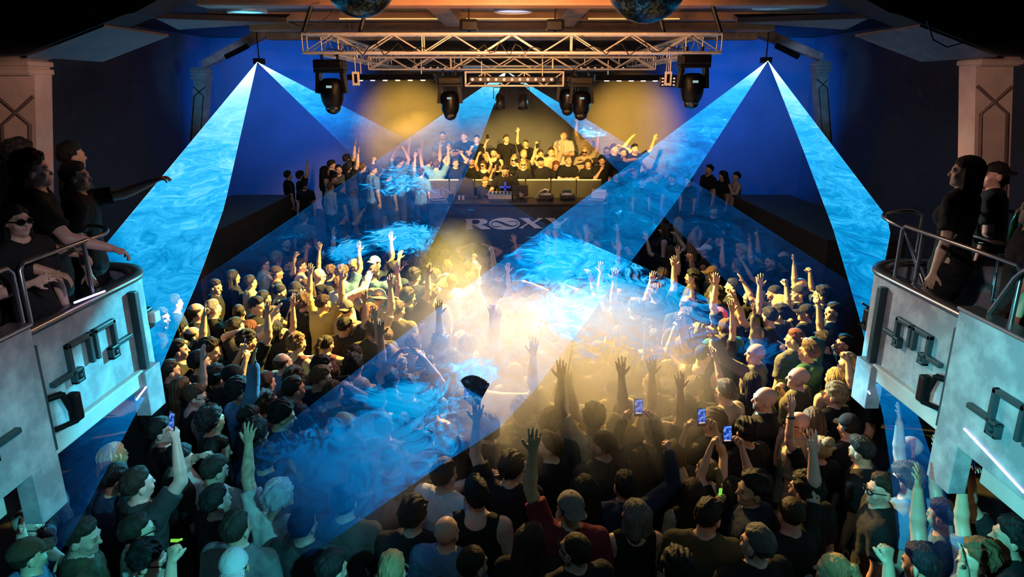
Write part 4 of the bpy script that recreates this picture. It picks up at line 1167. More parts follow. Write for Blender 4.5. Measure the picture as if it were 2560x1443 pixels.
def cloth_b(nt, b, oi, tc, pat=None):
    c = oi.outputs['Color']; s = nt.nodes.new('ShaderNodeSeparateXYZ'); nt.links.new(tc.outputs['Object'], s.inputs[0])
    if pat == 'stripe': c = mixc(nt, mathn(nt, 'GREATER_THAN', mathn(nt, 'SINE', mathn(nt, 'MULTIPLY', s.outputs[2], 150.0)), .1), (.62, .62, .62), (.02, .02, .025))
    if pat == 'cream':
        h = mathn(nt, 'GREATER_THAN', mathn(nt, 'SINE', mathn(nt, 'MULTIPLY', s.outputs[2], 130.0)), .2); v = mathn(nt, 'GREATER_THAN', mathn(nt, 'SINE', mathn(nt, 'MULTIPLY', s.outputs[0], 170.0)), .35)
        up = mathn(nt, 'GREATER_THAN', s.outputs[2], 1.24); k = mathn(nt, 'ADD', mathn(nt, 'MULTIPLY', h, up), mathn(nt, 'MULTIPLY', v, mathn(nt, 'SUBTRACT', 1.0, up))); c = mixc(nt, k, (.72, .62, .38), (.34, .24, .10))
    if pat == 'floral':
        v = N(nt, 'ShaderNodeTexVoronoi', Scale=15.0); nt.links.new(tc.outputs['Object'], v.inputs['Vector']); c = ramp(nt, v.outputs['Distance'], [(.15, (.5, .42, .22)), (.34, (.12, .10, .05)), (.6, (.015, .018, .02))])
    t = N(nt, 'ShaderNodeTexNoise', Scale=7.0, Detail=5.0, Distortion=.6); nt.links.new(tc.outputs['Object'], t.inputs['Vector']); bp = N(nt, 'ShaderNodeBump', Strength=.55, Distance=.05); nt.links.new(t.outputs[0], bp.inputs['Height']); nt.links.new(bp.outputs[0], b.inputs['Normal'])
    c = mixc(nt, .25, c, mixc(nt, t.outputs[0], c, (.0, .0, .0))); nt.links.new(c, b.inputs['Base Color']); b.inputs['Roughness'].default_value = .85; b.inputs['Specular IOR Level'].default_value = .25
M['cloth'] = obj_mat('cloth', cloth_b)
for p in ('stripe', 'cream', 'floral'): M[p] = obj_mat('cloth_' + p, lambda *a, p=p: cloth_b(*a, pat=p))
def hair_b(nt, b, oi, tc):
    mp = N(nt, 'ShaderNodeMapping'); mp.inputs['Scale'].default_value = (70, 70, 12); nt.links.new(tc.outputs['Object'], mp.inputs[0]); t = N(nt, 'ShaderNodeTexNoise', Scale=1.0, Detail=3.0, Distortion=.8); nt.links.new(mp.outputs[0], t.inputs['Vector'])
    bp = N(nt, 'ShaderNodeBump', Strength=.9, Distance=.012); nt.links.new(t.outputs[0], bp.inputs['Height']); nt.links.new(bp.outputs[0], b.inputs['Normal'])
    c = mixc(nt, t.outputs[0], mixc(nt, .5, oi.outputs['Color'], (0., 0., 0.)), oi.outputs['Color']); nt.links.new(c, b.inputs['Base Color']); b.inputs['Roughness'].default_value = .6; b.inputs['Specular IOR Level'].default_value = .2
M['hair'] = obj_mat('hair', hair_b)
HC = dict(k=(.012, .011, .012), d=(.028, .019, .013), n=(.075, .042, .022), l=(.17, .10, .05), y=(.42, .29, .14), r=(.20, .06, .03), p=(.75, .10, .22), g=(.17, .16, .15), w=(.6, .6, .62), e=(.42, .32, .2))
TC = dict(k=(.010, .010, .012), c=(.035, .034, .036), g=(.15, .15, .16), w=(.62, .61, .60), e=(.42, .34, .24), n=(.012, .022, .05), b=(.10, .22, .38), t=(.05, .2, .22), G=(.02, .10, .06), o=(.075, .065, .035), r=(.2, .02, .035), y=(.55, .42, .14), p=(.10, .03, .05))
TN = dict(k='black', c='charcoal', g='grey', w='white', e='beige', n='navy', b='light blue', t='teal', G='green', o='olive', r='red', y='yellow', p='plum', S='black-and-white striped', Y='cream striped', H='floral')
CN = dict(k='black', d='brown', n='brown', l='tan', e='tan', w='white', g='grey')
SK = {'': (.50, .31, .22), '1': (.64, .42, .32), '2': (.5, .31, .22), '3': (.34, .2, .13), '4': (.09, .05, .035)}
AV = {'d': '', 'b': 'bent', 'm': 'mouth', 'u': 'up', 'o': 'up', 'f': 'forward', 'i': 'point', 'k': 'fist', 'p': 'phone', 'P': 'phone', 'h': 'head', 'a': 'arch', 's': 'side', 'c': 'fold', 'v': 'peace', 't': 'thumb', 'e': 'desk', 'r': 'rail', 'T': 'reach'}
PH = {'bent': 'hand before the chest', 'mouth': 'hand near the mouth', 'up': 'arm raised', 'forward': 'arm reaching forward', 'point': 'finger pointing up', 'fist': 'fist raised', 'phone': 'phone held up', 'head': 'hand on the head', 'arch': 'arm arched overhead', 'side': 'arm stretched sideways', 'fold': 'arms folded', 'peace': 'two fingers raised', 'thumb': 'thumb up', 'desk': 'hands on the gear', 'rail': 'arm over the railing', 'reach': 'arm stretched out'}
PH2 = {'up': 'both arms raised', 'phone': 'phone held up in both hands', 'head': 'both hands on the head', 'arch': 'both arms arched overhead', 'fold': 'arms folded', 'bent': 'both hands before the chest', 'side': 'both arms stretched sideways', 'desk': 'both hands on the gear', 'rail': 'both arms over the railing'}
PEOPLE = []
_MM = {}
def inst(name, me, mat, parent, col, alpha=1.0):
    k = (me.name, mat.name)          # one mesh per material, so copies stay light
    if k not in _MM:
        q = me if not me.materials else me.copy()
        q.materials.clear(); q.materials.append(mat); _MM[k] = q
    o = bpy.data.objects.new(name, _MM[k]); o.color = (*col, alpha); return link(o, parent)
_G = {}
def glasses_mesh(dark):
    if dark in _G: return _G[dark]
    m = MB()
    for s in (-1, 1):
        c = Vector((s * .034, .118, 1.640)) - Vector(NECK); n = 12; pts = [c + Vector((.026 * math.cos(i * 2 * math.pi / n), -abs(.012 * math.cos(i * 2 * math.pi / n)) * (1 if s * math.cos(i * 2 * math.pi / n) > 0 else .2), .019 * math.sin(i * 2 * math.pi / n))) for i in range(n)]
        m.path(pts, .0045, 6, closed=True)
        if dark: m.add(pts, [tuple(range(n))])
        m.tube(c + Vector((s * .024, -.008, .004)), Vector((s * .084, -.015, .118)), .004, n=6)
    m.tube(Vector((-.01, .118, .122)), Vector((.01, .118, .122)), .004, n=6)
    o = m.build('tmp', M['glossy_black']); me = o.data; bpy.data.objects.remove(o); _G[dark] = me; return me
def dress_person(px, py, base, yaw, LR, hc, tcode, flags, hs, extra=None):
    """base: world point under the head; hs: height scale"""
    fem = 'f' in flags; skin = next((c for c in flags.split('#')[0] if c in '1234'), '')
    hy, pit = ((0, 0), (22, 0), (-22, -12))[RNG.randint(3)]
    if 'e' in LR: hy, pit = 0, -25
    glove = 'G4' in flags
    me = body_mesh(LR, int(hy), int(pit), fem)
    sk = [c * (.88 + .24 * RNG.rand()) for c in SK[skin]]
    o = inst('person', me, M['skin_glove'] if glove else M['skin'], None, sk, .75 if (not fem and RNG.rand() < .4) else .1)
    H = head_rot(hy, pit); off = (NECK + H @ np.array([0, .02, .11])) * hs
    rz = R(yaw); cz, sz = math.cos(rz), math.sin(rz)
    o.location = (base[0] - (off[0] * cz - off[1] * sz), base[1] - (off[0] * sz + off[1] * cz), base[2]); o.rotation_euler = (0, 0, rz); o.scale = (hs, hs, hs)
    t = tcode[0]
    if t != 'x':
        tc_ = tcode[1]; mat = {'S': M['stripe'], 'Y': M['cream'], 'H': M['floral']}.get(tc_, M['cloth']); col = TC.get(tc_, (.3, .3, .3)); v = .8 + .4 * RNG.rand()
        inst('shirt' if t in 'tl' else ('tank_top' if t == 'v' else 'hoodie'), shirt_mesh(LR, fem, t), mat, o, [c * v for c in col])
    inst('trousers', trousers_mesh(), M['cloth'], o, [(.012, .012, .014), (.02, .03, .055), (.03, .03, .03)][RNG.randint(3)])
    st, hcol = hc[0], HC[hc[1]]
    hd = None
    if st != 'x':
        nm = {'C': 'cap', 'K': 'cap', 'B': 'bucket_hat'}.get(st, 'hair'); v = .8 + .5 * RNG.rand()
        hd = inst(nm, hair_mesh(st), M['cloth'] if st in 'CKB' else M['hair'], o, [c * v for c in hcol]); hd.location = NECK; hd.rotation_euler = Matrix(H.tolist()).to_euler()
        if st in 'CKB':
            h2 = inst('hair', hair_mesh('z'), M['hair'], o, HC['d']); h2.location = NECK; h2.rotation_euler = hd.rotation_euler
    if 'g' in flags.split('#')[0] or 's' in flags.split('#')[0]:
        dk = 's' in flags.split('#')[0]; g = inst('sunglasses' if dk else 'glasses', glasses_mesh(dk), M['glossy_black'], o, (0, 0, 0)); g.location = NECK; g.rotation_euler = Matrix(H.tolist()).to_euler()
    PEOPLE.append(dict(o=o, px=px, py=py, LR=LR, hc=hc, tc=tcode, fl=flags, fem=fem, yaw=yaw, hs=hs, zone=extra))
    return o
def add_text(o, s, size, col, back=True, z=1.28):
    cu = bpy.data.curves.new('print', 'FONT'); cu.body = s; cu.size = size; cu.align_x = 'CENTER'; cu.extrude = .002; cu.resolution_u = 3
    m_ = principled('shirt_print', col, .7); t_ = bpy.data.objects.new('t', cu); link(t_); bpy.context.view_layer.update(); me = bpy.data.meshes.new_from_object(t_.evaluated_get(bpy.context.evaluated_depsgraph_get())); bpy.data.objects.remove(t_)
    me.materials.clear(); me.materials.append(m_); p = bpy.data.objects.new('shirt_print', me); link(p, o)
    p.location = (0, -.148 if back else .152, z); p.rotation_euler = (R(90), 0, 0 if back else R(180)); return p
spots = []
def place(rows, kind):
    for ln in rows.strip().splitlines():
        f = ln.split(); px, py = float(f[0]), float(f[1])
        hs = 1.0 + RNG.uniform(-.035, .045)
        if kind == 'crowd':
            yaw, LR, hc, tc = float(f[2]), f[3], f[4], f[5]; fl = f[6] if len(f) > 6 else ''
            if 'f' in fl.split('#')[0]: hs -= .05
            if f[0] in ('1737', '1696', '1662', '760'): hs = 1.03
            p = atZ(px, py, 1.645 * hs); base = Vector((p.x, p.y, 0))
            spots.append([base, px, py, yaw + RNG.uniform(-8, 8), LR, hc, tc, fl, hs, 'floor'])
        elif kind == 'stage':
            yaw, Y, z = float(f[2]), float(f[4]), float(f[5]); LR, hc, tc = f[6], f[7], f[8]; fl = f[9] if len(f) > 9 else ''
            p = atY(px, py, Y); hs = min(1.12, max(.86, (p.z - z) / 1.645)); base = Vector((p.x, Y, z)); spots.append([base, px, py, yaw, LR, hc, tc, fl, hs, 'riser' if f[3] == 'c' else 'stage'])
        else:
            X, yaw = float(f[2]), float(f[3]); LR, hc, tc = f[4], f[5], f[6]; fl = f[7] if len(f) > 7 else ''
            p = atX(px, py, X); hs = min(1.1, max(.85, (p.z - 2.28) / 1.645)); spots.append([Vector((p.x, p.y, 2.28)), px, py, yaw, LR, hc, tc, fl, hs, 'balcony'])
place(CROWD, 'crowd'); place(STAGE, 'stage'); place(BALCONY, 'balcony')
# nobody stands inside a neighbour: ease overlapping people apart on the floor
for it in range(10):
    for i, a in enumerate(spots):
        for b in spots[:i]:
            d = a[0] - b[0]
            if abs(d.z) > .5: continue
            d.z = 0; L = d.length
            if L < .31:
                d = d / L if L > 1e-4 else Vector((1, 0, 0)); q = d * (.31 - L) * .25; a[0] += q; b[0] -= q
# and nobody inside a wall
for s_ in spots:
    if s_[9] == 'floor':
        if s_[0].y > 10.6: s_[0].x = max(-4.72, min(4.72, s_[0].x))
        if s_[0].y > 14.7 and abs(s_[0].x) < 2.4: s_[0].y = 14.7
        s_[0].y = min(s_[0].y, 15.8)
PBY = {}
for base, px, py, yaw, LR, hc, tc, fl, hs, zone in spots:
    PBY[(int(px), int(py))] = dress_person(px, py, base, yaw, LR, hc, tc, fl, hs, zone)
for P in PEOPLE:
    if '#' in P['fl']:
        s = P['fl'].split('#')[1]
        if s == 'CROSS':
            m = MB().box((0, .156, 1.24), (.045, .006, .30)).box((0, .156, 1.28), (.24, .006, .045)); q = m.build('cross_print', principled('blue_print', (.02, .05, .6), .6, emit=((.02, .06, .8), .25)), P['o'])
        elif s == 'SKULLS':
            m = MB()
            for cx, cz, r in ((-.05, 1.20, .06), (.045, 1.22, .055), (.0, 1.13, .05)):
                m.lathe([(0, .006), (r * .8, .005), (r, 0)], (cx, -.142, cz), 20, Matrix.Rotation(R(90), 3, 'X'))
            q = m.build('skull_print', principled('grey_print', (.3, .3, .3), .7), P['o'])
            m = MB()
            for cx, cz, r in ((-.05, 1.20, .06), (.045, 1.22, .055), (.0, 1.13, .05)):
                for e in (-1, 1): m.lathe([(0, .002), (r * .28, 0)], (cx + e * r * .4, -.1495, cz), 12, Matrix.Rotation(R(90), 3, 'X'))
                m.box((cx, -.1495, cz - r * .55), (r * .7, .003, r * .16))
            m.build('eye_sockets', principled('black_print', (.005, .005, .005), .8), q)
        else: add_text(P['o'], s, {'DR': .16, 'S': .12, 'OB': .15, 'LOST': .10}[s], {'DR': (.03, .03, .03), 'S': (.5, .8, .05), 'OB': (.45, .5, .55), 'LOST': (.7, .55, .25)}[s], True, 1.27)
# ------------------------------------------------------------------ things in hands
m_, nt, out = new_mat('phone_screen'); tc = nt.nodes.new('ShaderNodeTexCoord'); t_ = N(nt, 'ShaderNodeTexNoise', Scale=38.0, Detail=2.0); nt.links.new(tc.outputs['Object'], t_.inputs[0]); e_ = nt.nodes.new('ShaderNodeEmission'); nt.links.new(ramp(nt, t_.outputs[0], [(.35, (.005, .02, .12)), (.52, (.03, .12, .7)), (.68, (.35, .6, 1.0))]), e_.inputs[0]); e_.inputs[1].default_value = .9; nt.links.new(e_.outputs[0], out.inputs[0]); M['phone_screen'] = m_; M['phone_ui'] = emission('phone_ui', (.9, .6, .45), .9); M['phone_case'] = principled('phone_case', (.015, .015, .02), .25)
_ph = []
def phone_proto():
    if _ph: return _ph[0]
    b = MB().box((0, 0, 0), (.074, .009, .150), bev=.004).build('phone', M['phone_case']); s = MB().box((0, -.0052, .008), (.066, .0015, .122)).build('screen', M['phone_screen'], b); MB().box((0, -.0062, -.045), (.05, .001, .010)).build('controls', M['phone_ui'], s)
    _ph.append(b); return b
def copy_tree(o, parent=None):
    c = o.copy(); COL.objects.link(c); c.parent = parent
    for ch in o.children: copy_tree(ch, c)
    return c
used = [False]
def hold_phone(P):
    o = P['o']; L, Rr = P['LR']; q = []
    for s, c in ((-1, L), (1, Rr)):
        if c in 'pP': S, E, Wr, d, n, st = arm_pts(c, s, P['fem']); q.append(Wr + d * .105 + n * .025)
    if not q: return
    c = np.mean(q, axis=0) + (np.array([0, .0, .035]) if len(q) == 2 else np.array([0, .01, .05]))
    mw = Matrix.Translation(o.location) @ Matrix.Rotation(o.rotation_euler.z, 4, 'Z') @ Matrix.Scale(P['hs'], 4)
    p = phone_proto() if not used[0] else copy_tree(_ph[0]); used[0] = True
    p.location = mw @ Vector(c); p.rotation_euler = (R(-12), 0, o.rotation_euler.z + R(RNG.uniform(-8, 8))); P['phone'] = p
for P in PEOPLE: hold_phone(P)
def hand_world(P, side):
    S, E, Wr, d, n, st = arm_pts(P['LR'][0 if side < 0 else 1], side, P['fem']); o = P['o']
    mw = Matrix.Translation(o.location) @ Matrix.Rotation(o.rotation_euler.z, 4, 'Z') @ Matrix.Scale(P['hs'], 4); r = Matrix.Rotation(o.rotation_euler.z, 3, 'Z')
    return mw @ Vector(Wr + d * .09 + n * .02), r @ Vector(d), mw @ Vector(Wr)
def who(x, y): return next(P for P in PEOPLE if P['px'] == x and P['py'] == y)
# folding hand fan in the middle of the crowd
P = who(1280, 1166); c, d, w = hand_world(P, -1); m = MB(); K = 14; rr = .24
for i in range(K):
    a0 = R(40 + 80 * i / K); a1 = R(40 + 80 * (i + .5) / K); a2 = R(40 + 80 * (i + 1) / K)
    q = lambda a, r, y: Vector((-r * math.cos(a), y, r * math.sin(a)))
    m.add([q(a0, .07, 0), q(a0, rr, 0), q(a1, rr, .014), q(a1, .07, .006), q(a2, rr, 0), q(a2, .07, 0)], [(0, 1, 2, 3), (3, 2, 4, 5)])
m_, nt, out = new_mat('fan_leaf'); b = N(nt, 'ShaderNodeBsdfPrincipled', Roughness=.6); tc = nt.nodes.new('ShaderNodeTexCoord'); wv = N(nt, 'ShaderNodeTexVoronoi', Scale=22.0); nt.links.new(tc.outputs['Object'], wv.inputs[0]); nt.links.new(ramp(nt, wv.outputs['Distance'], [(.16, (.45, .65, .75)), (.34, (.04, .12, .2)), (.6, (.01, .03, .06))]), b.inputs['Base Color']); nt.links.new(b.outputs[0], out.inputs[0])
e = empty('folding_fan', c + Vector((0, 0, .04)), R(-40)); fl = m.build('fan_leaf', m_, e); sol = fl.modifiers.new('thick', 'SOLIDIFY'); sol.thickness = .003
for i in range(0, K + 1, 2): a = R(40 + 80 * i / K); MB().tube((0, .002, 0), (-rr * math.cos(a), .002, rr * math.sin(a)), .0035, n=5).build('rib', M['black_plastic'], e)
tag(e, 'dark blue patterned hand fan held open above the crowd', 'fan')
# small carried things
def held(P, side, fn, name, label, cat, mat, up=True):
    c, d, w = hand_world(P, side); o = fn().build(name, mat); o.location = c + Vector((0, 0, .03)); tag(o, label, cat); return o
M['glow'] = emission('glow_green', (.3, 1.0, .1), .7); M['knuckle'] = emission('violet_glow', (.25, .3, 1.0), 2.0)
held(who(375, 1393), 1, lambda: MB().tube((-.02, 0, .01), (.02, 0, .01), .010).tube((.02, 0, .01), (.045, 0, .02), .007), 'vape', 'small green-lit vape in the fist raised at the lower left', 'vape', M['glow'])
held(who(1882, 1221), 1, lambda: MB().tube((0, 0, -.05), (0, 0, .05), .012), 'vape', 'green-lit vape near the mouth of the person in the navy hoodie', 'vape', M['glow'])
held(who(1988, 847), 1, lambda: MB().tube((-.0, 0, 0), (-.06, .04, .03), .006), 'cigarette', 'white cigarette held by the person in a grey T-shirt near the green hood', 'cigarette', M['white_plastic'])
held(who(1560, 1030), -1, lambda: MB().tube((0, 0, 0), (.03, 0, .22), .006, .003), 'stick', 'thin dark stick rising above hands in the yellow smoke', 'stick', M['black_plastic'])
# wristwatch with yellow dial, bracelets as parts of people are left to the arms
P = who(2062, 1122); c, d, w = hand_world(P, -1); e = empty('wristwatch', w - d * .035); e.rotation_euler = d.to_track_quat('Z', 'Y').to_euler(); MB().lathe([(.034, -.011), (.034, .011), (.030, .011), (.030, -.011), (.034, -.011)], (0, 0, 0), 20).build('strap', M['black_plastic'], e); MB().lathe([(0, .006), (.02, .005), (.022, 0)], (0, -.034, 0), 18, Matrix.Rotation(R(90), 3, 'X')).build('dial', principled('yellow_dial', (.85, .7, .08), .4), e)
tag(e, 'black wristwatch with yellow dial on an arm raised on the right', 'watch')
# ------------------------------------------------------------------ labels: look first, then a findable neighbour
def look(P):
    t, c = P['tc'][0], P['tc'][1:2]; fl = P['fl'].split('#')
    if t == 'x': top = 'bare-chested person'
    else: top = 'person in ' + ({'t': '%s T-shirt', 'l': '%s long-sleeved shirt', 'v': '%s tank top', 'h': '%s hoodie'}[t] % TN[c])
    acc = []
    if P['hc'][0] in 'CK': acc.append('%s cap' % CN.get(P['hc'][1], 'dark') if P['hc'][0] == 'C' else 'backward %s cap' % CN.get(P['hc'][1], 'dark'))
    if P['hc'][0] == 'B': acc.append('%s bucket hat' % CN.get(P['hc'][1], 'dark'))
    if 'g' in fl[0]: acc.append('glasses')
    if 's' in fl[0]: acc.append('sunglasses')
    if 'G4' in fl[0]: acc.append('black gloves')
    if len(fl) > 1: acc.append({'DR': 'DR lettering', 'S': 'yellow-green letter print', 'OB': 'pale OB lettering', 'LOST': 'LOST lettering', 'CROSS': 'blue cross print', 'SKULLS': 'skull print'}[fl[1]])
    a, b = AV[P['LR'][0]], AV[P['LR'][1]]
    if a and a == b: pose = PH2.get(a, PH[a])
    elif a and b: pose = PH[a] if b in ('bent', '') else PH[b]
    elif a or b:
        x = a or b; pose = PH[x]
        if x in ('up', 'fist', 'side', 'forward', 'head', 'arch') and pose.split()[0] in ('arm', 'fist', 'hand'): pose = ('left ' if a else 'right ') + pose
    else: pose = ''
    return top, acc, pose
ZN = {'floor': '', 'stage': 'beside the stage', 'riser': 'behind the DJ', 'balcony': 'on the balcony'}
for P in PEOPLE:
    top, acc, pose = look(P); s = top
    if acc: s += (' with ' if True else '') + ' and '.join(acc)
    P['short'] = s; P['long'] = s + (', ' + pose if pose else '')
    x, y = P['px'], P['py']; L = P['o'].location
    if P['zone'] == 'floor':
        side = 'near the left balcony' if x < 560 else ('near the right balcony' if x > 2060 else ('' if y < 640 else ''))
        dep = 'in front of the booth' if y < 720 and 1020 < x < 1560 else ('along the bottom edge' if y > 1290 else side)
        P['z'] = dep
    elif P['zone'] == 'balcony': P['z'] = 'on the %s balcony' % ('left' if x < 1280 else 'right')
    elif P['zone'] == 'stage': P['z'] = ('at the booth' if 16.2 < L.y < 16.5 and abs(L.x) < 1 else 'on the %s of the stage' % ('left side' if x < 1280 else 'right side'))
    else: P['z'] = 'behind the DJ'
    P['label'] = P['long'] + (', ' + P['z'] if P['z'] else '')
from collections import Counter
cl = Counter(P['label'] for P in PEOPLE); cs = Counter(P['short'] for P in PEOPLE)
anch = [P for P in PEOPLE if cl[P['label']] == 1]
def anchor_name(A):
    if cs[A['short']] == 1: return A['short'].replace('person in ', '').replace('bare-chested person', 'bare chest')
    return None
GENERIC_FIRST = sorted(anch, key=lambda A: len(A['short']))
strong = [(A, anchor_name(A)) for A in anch if anchor_name(A)]
LANDMARKS = [('bottles on the right balcony', 2505, 540, 'balcony'), ('the ROXY sign', 1290, 600), ('the left balcony pier', 370, 1000), ('the right balcony pier', 2160, 1000), ('the bottom edge, centre', 1300, 1440), ('the bottom left corner', 60, 1440), ('the bottom right corner', 2500, 1440)]
taken = set(P['label'] for P in anch)
def wc(s): return len(s.split())
class LM(dict): pass
MARKS = [('bottles on the right balcony', 2505, 540, 'balcony'), ('ROXY sign', 1300, 580, 'floor'), ('folding fan', 1215, 1000, 'floor'), ('left balcony pier', 370, 990, 'floor'), ('right balcony pier', 2155, 990, 'floor'), ('mixing desk', 1250, 490, 'riser'), ('dark monitor on the booth', 1300, 485, 'riser'), ('left end of the booth', 1080, 510, 'stage'), ('right end of the booth', 1500, 510, 'stage')]
def sector(dx, dy):
    if abs(dx) > abs(dy): return 'left of' if dx < 0 else 'right of'
    return 'behind' if dy < 0 else 'in front of'
ORD = ['first', 'second', 'third', 'fourth', 'fifth', 'sixth', 'seventh', 'eighth']
ANCH = [(nm, A['px'], A['py'], A['zone'], A) for A, nm in strong] + [(a, b, c, d, None) for a, b, c, d in MARKS]
def rank_labels(P):
    out = []
    for nm, ax, ay, az, A in ANCH:
        if A is P or az != P['zone']: continue
        dx, dy = P['px'] - ax, P['py'] - ay; sec = sector(dx, dy); d0 = dx * dx + dy * dy
        for kind in ('long', 'short'):
            k = sum(1 for Q in PEOPLE if Q is not P and Q is not A and Q['zone'] == az and Q[kind] == P[kind] and sector(Q['px'] - ax, Q['py'] - ay) == sec and (Q['px'] - ax) ** 2 + (Q['py'] - ay) ** 2 < d0)
            if k > 4: continue
            s = '%s, %s %s the %s' % (P[kind], {0: 'nearest one'}.get(k, ORD[k] + ' one'), sec, nm)
            if wc(s) <= 16: out.append((k * 130 + math.sqrt(d0) + (60 if kind == 'short' else 0), s))
    return sorted(out)
for P in PEOPLE:
    if P in anch: continue
    for c_, s in rank_labels(P):
        if s not in taken: P['label'] = s; taken.add(s); break
GR = {'floor': 'crowd on the dance floor', 'stage': 'people at the sides of the stage', 'riser': 'people watching behind the DJ', 'balcony': 'spectators on the balconies'}
for P in PEOPLE:
    w = P['label'].split(); lb = P['label'] if len(w) <= 16 else ' '.join(w[:16])
    tag(P['o'], lb, 'person', GR[P['zone']])
    if 'phone' in P:
        t = P['label'].replace(', phone held up in both hands', '').replace(', phone held up', ''); x = 'lit phone held up by the ' + t
        if wc(x) > 16: x = 'lit phone of the ' + t
        if wc(x) > 16: x = 'phone of ' + t
        tag(P['phone'], ' '.join(x.split()[:16]).rstrip(','), 'phone', 'phones held up in the crowd')
# ------------------------------------------------------------------ laser sheets: lit haze painted as glowing thin fans, one plane per projector
KS = .2375
def laser_mat(name, apex, gain, seed, puffs, d0, d1, low, smooth_d=7.0):
    m, nt, out = new_mat(name); geo = nt.nodes.new('ShaderNodeNewGeometry'); uv = nt.nodes.new('ShaderNodeUVMap')
    sub = N(nt, 'ShaderNodeVectorMath', _operation='DISTANCE'); nt.links.new(geo.outputs['Position'], sub.inputs[0]); sub.inputs[1].default_value = apex; dist = sub.outputs['Value']
    mp = N(nt, 'ShaderNodeMapping'); mp.inputs['Location'].default_value = (seed * 3.1, seed * 1.7, 0); mp.inputs['Scale'].default_value = (1, .8, 1); nt.links.new(geo.outputs['Position'], mp.inputs[0])
    w = N(nt, 'ShaderNodeTexNoise', Scale=.9, Detail=3.0); nt.links.new(mp.outputs[0], w.inputs['Vector'])
    wm = N(nt, 'ShaderNodeVectorMath', _operation='MULTIPLY_ADD'); nt.links.new(w.outputs['Color'], wm.inputs[0]); wm.inputs[1].default_value = (1.9, 1.3, 1); nt.links.new(mp.outputs[0], wm.inputs[2])
    n1 = N(nt, 'ShaderNodeTexNoise', Scale=1.05, Detail=8.0, Roughness=.62, Distortion=1.2); nt.links.new(wm.outputs[0], n1.inputs['Vector'])
    dens = mathn(nt, 'MULTIPLY', mathn(nt, 'SUBTRACT', n1.outputs[0], .32), 2.4, True)
    # puffs of lit smoke painted into the sheet's emission and opacity
    pf = None
    for (c, r, a) in puffs:
        dn = N(nt, 'ShaderNodeVectorMath', _operation='DISTANCE'); nt.links.new(geo.outputs['Position'], dn.inputs[0]); dn.inputs[1].default_value = c
        g = mathn(nt, 'MULTIPLY', mathn(nt, 'SUBTRACT', 1.0, mathn(nt, 'DIVIDE', dn.outputs['Value'], r), True), a); pf = g if pf is None else mathn(nt, 'MAXIMUM', pf, g)
    n2 = N(nt, 'ShaderNodeTexNoise', Scale=4.2, Detail=9.0, Roughness=.6, Distortion=2.4); nt.links.new(wm.outputs[0], n2.inputs['Vector'])
    if pf is not None:
        edge = mathn(nt, 'MULTIPLY', mathn(nt, 'SUBTRACT', mathn(nt, 'ADD', mathn(nt, 'MULTIPLY', pf, .9), mathn(nt, 'MULTIPLY', mathn(nt, 'ADD', n2.outputs[0], mathn(nt, 'MULTIPLY', n1.outputs[0], .8)), 1.25)), 1.38), 4.0, True)
        thick = mathn(nt, 'MULTIPLY', edge, mathn(nt, 'ADD', .35, n2.outputs[0]))
    else: thick = None
    ss = N(nt, 'ShaderNodeMapRange', _interpolation_type='SMOOTHSTEP'); nt.links.new(dist, ss.inputs['Value']); ss.inputs['From Min'].default_value = d0; ss.inputs['From Max'].default_value = d1; ss.inputs['To Min'].default_value = 1.0; ss.inputs['To Max'].default_value = low
    fall = mathn(nt, 'MULTIPLY', mathn(nt, 'ADD', mathn(nt, 'DIVIDE', 1.0, mathn(nt, 'ADD', dist, .35)), .52), mathn(nt, 'MULTIPLY', ss.outputs[0], gain))
    fine = mathn(nt, 'MULTIPLY', mathn(nt, 'SUBTRACT', n2.outputs[0], .36), 3.2, True)
    tex = mathn(nt, 'ADD', mathn(nt, 'MULTIPLY', dens, .62), mathn(nt, 'MULTIPLY', fine, .38))
    near = mathn(nt, 'SUBTRACT', 1.0, mathn(nt, 'DIVIDE', dist, smooth_d), True); tex = mathn(nt, 'ADD', mathn(nt, 'MULTIPLY', tex, mathn(nt, 'SUBTRACT', 1.0, near)), mathn(nt, 'MULTIPLY', near, .8))
    e0 = mathn(nt, 'MULTIPLY', fall, mathn(nt, 'ADD', .22, mathn(nt, 'MULTIPLY', tex, .95)))
    if thick is not None: e0 = mathn(nt, 'ADD', e0, mathn(nt, 'MULTIPLY', thick, 1.1))
    s = nt.nodes.new('ShaderNodeSeparateXYZ'); nt.links.new(uv.outputs[0], s.inputs[0]); u = s.outputs[0]
    ed = mathn(nt, 'MINIMUM', u, mathn(nt, 'SUBTRACT', 1.0, u)); ed = mathn(nt, 'MULTIPLY', ed, dist)
    line = mathn(nt, 'SUBTRACT', 1.0, mathn(nt, 'DIVIDE', ed, .022), True); e0 = mathn(nt, 'ADD', e0, mathn(nt, 'MULTIPLY', line, .34 * gain))
    tail = mathn(nt, 'MULTIPLY', mathn(nt, 'SUBTRACT', 1.0, s.outputs[1]), 7.0, True); e0 = mathn(nt, 'MULTIPLY', e0, tail)
    col = ramp(nt, mathn(nt, 'MULTIPLY', e0, .5, True), [(0, (.0, .12, .6)), (.14, (.0, .28, .92)), (.38, (.0, .42, .95)), (.55, (.03, .52, 1.0)), (.9, (.5, .9, 1.0))])
    em = N(nt, 'ShaderNodeEmission'); nt.links.new(col, em.inputs[0]); nt.links.new(e0, em.inputs[1])
    tr = nt.nodes.new('ShaderNodeBsdfTransparent'); ad = nt.nodes.new('ShaderNodeAddShader')
    if thick is not None:
        t = mathn(nt, 'SUBTRACT', 1.0, mathn(nt, 'MULTIPLY', thick, .5)); cc = nt.nodes.new('ShaderNodeCombineColor'); [nt.links.new(t, cc.inputs[i]) for i in range(3)]; nt.links.new(cc.outputs[0], tr.inputs[0])
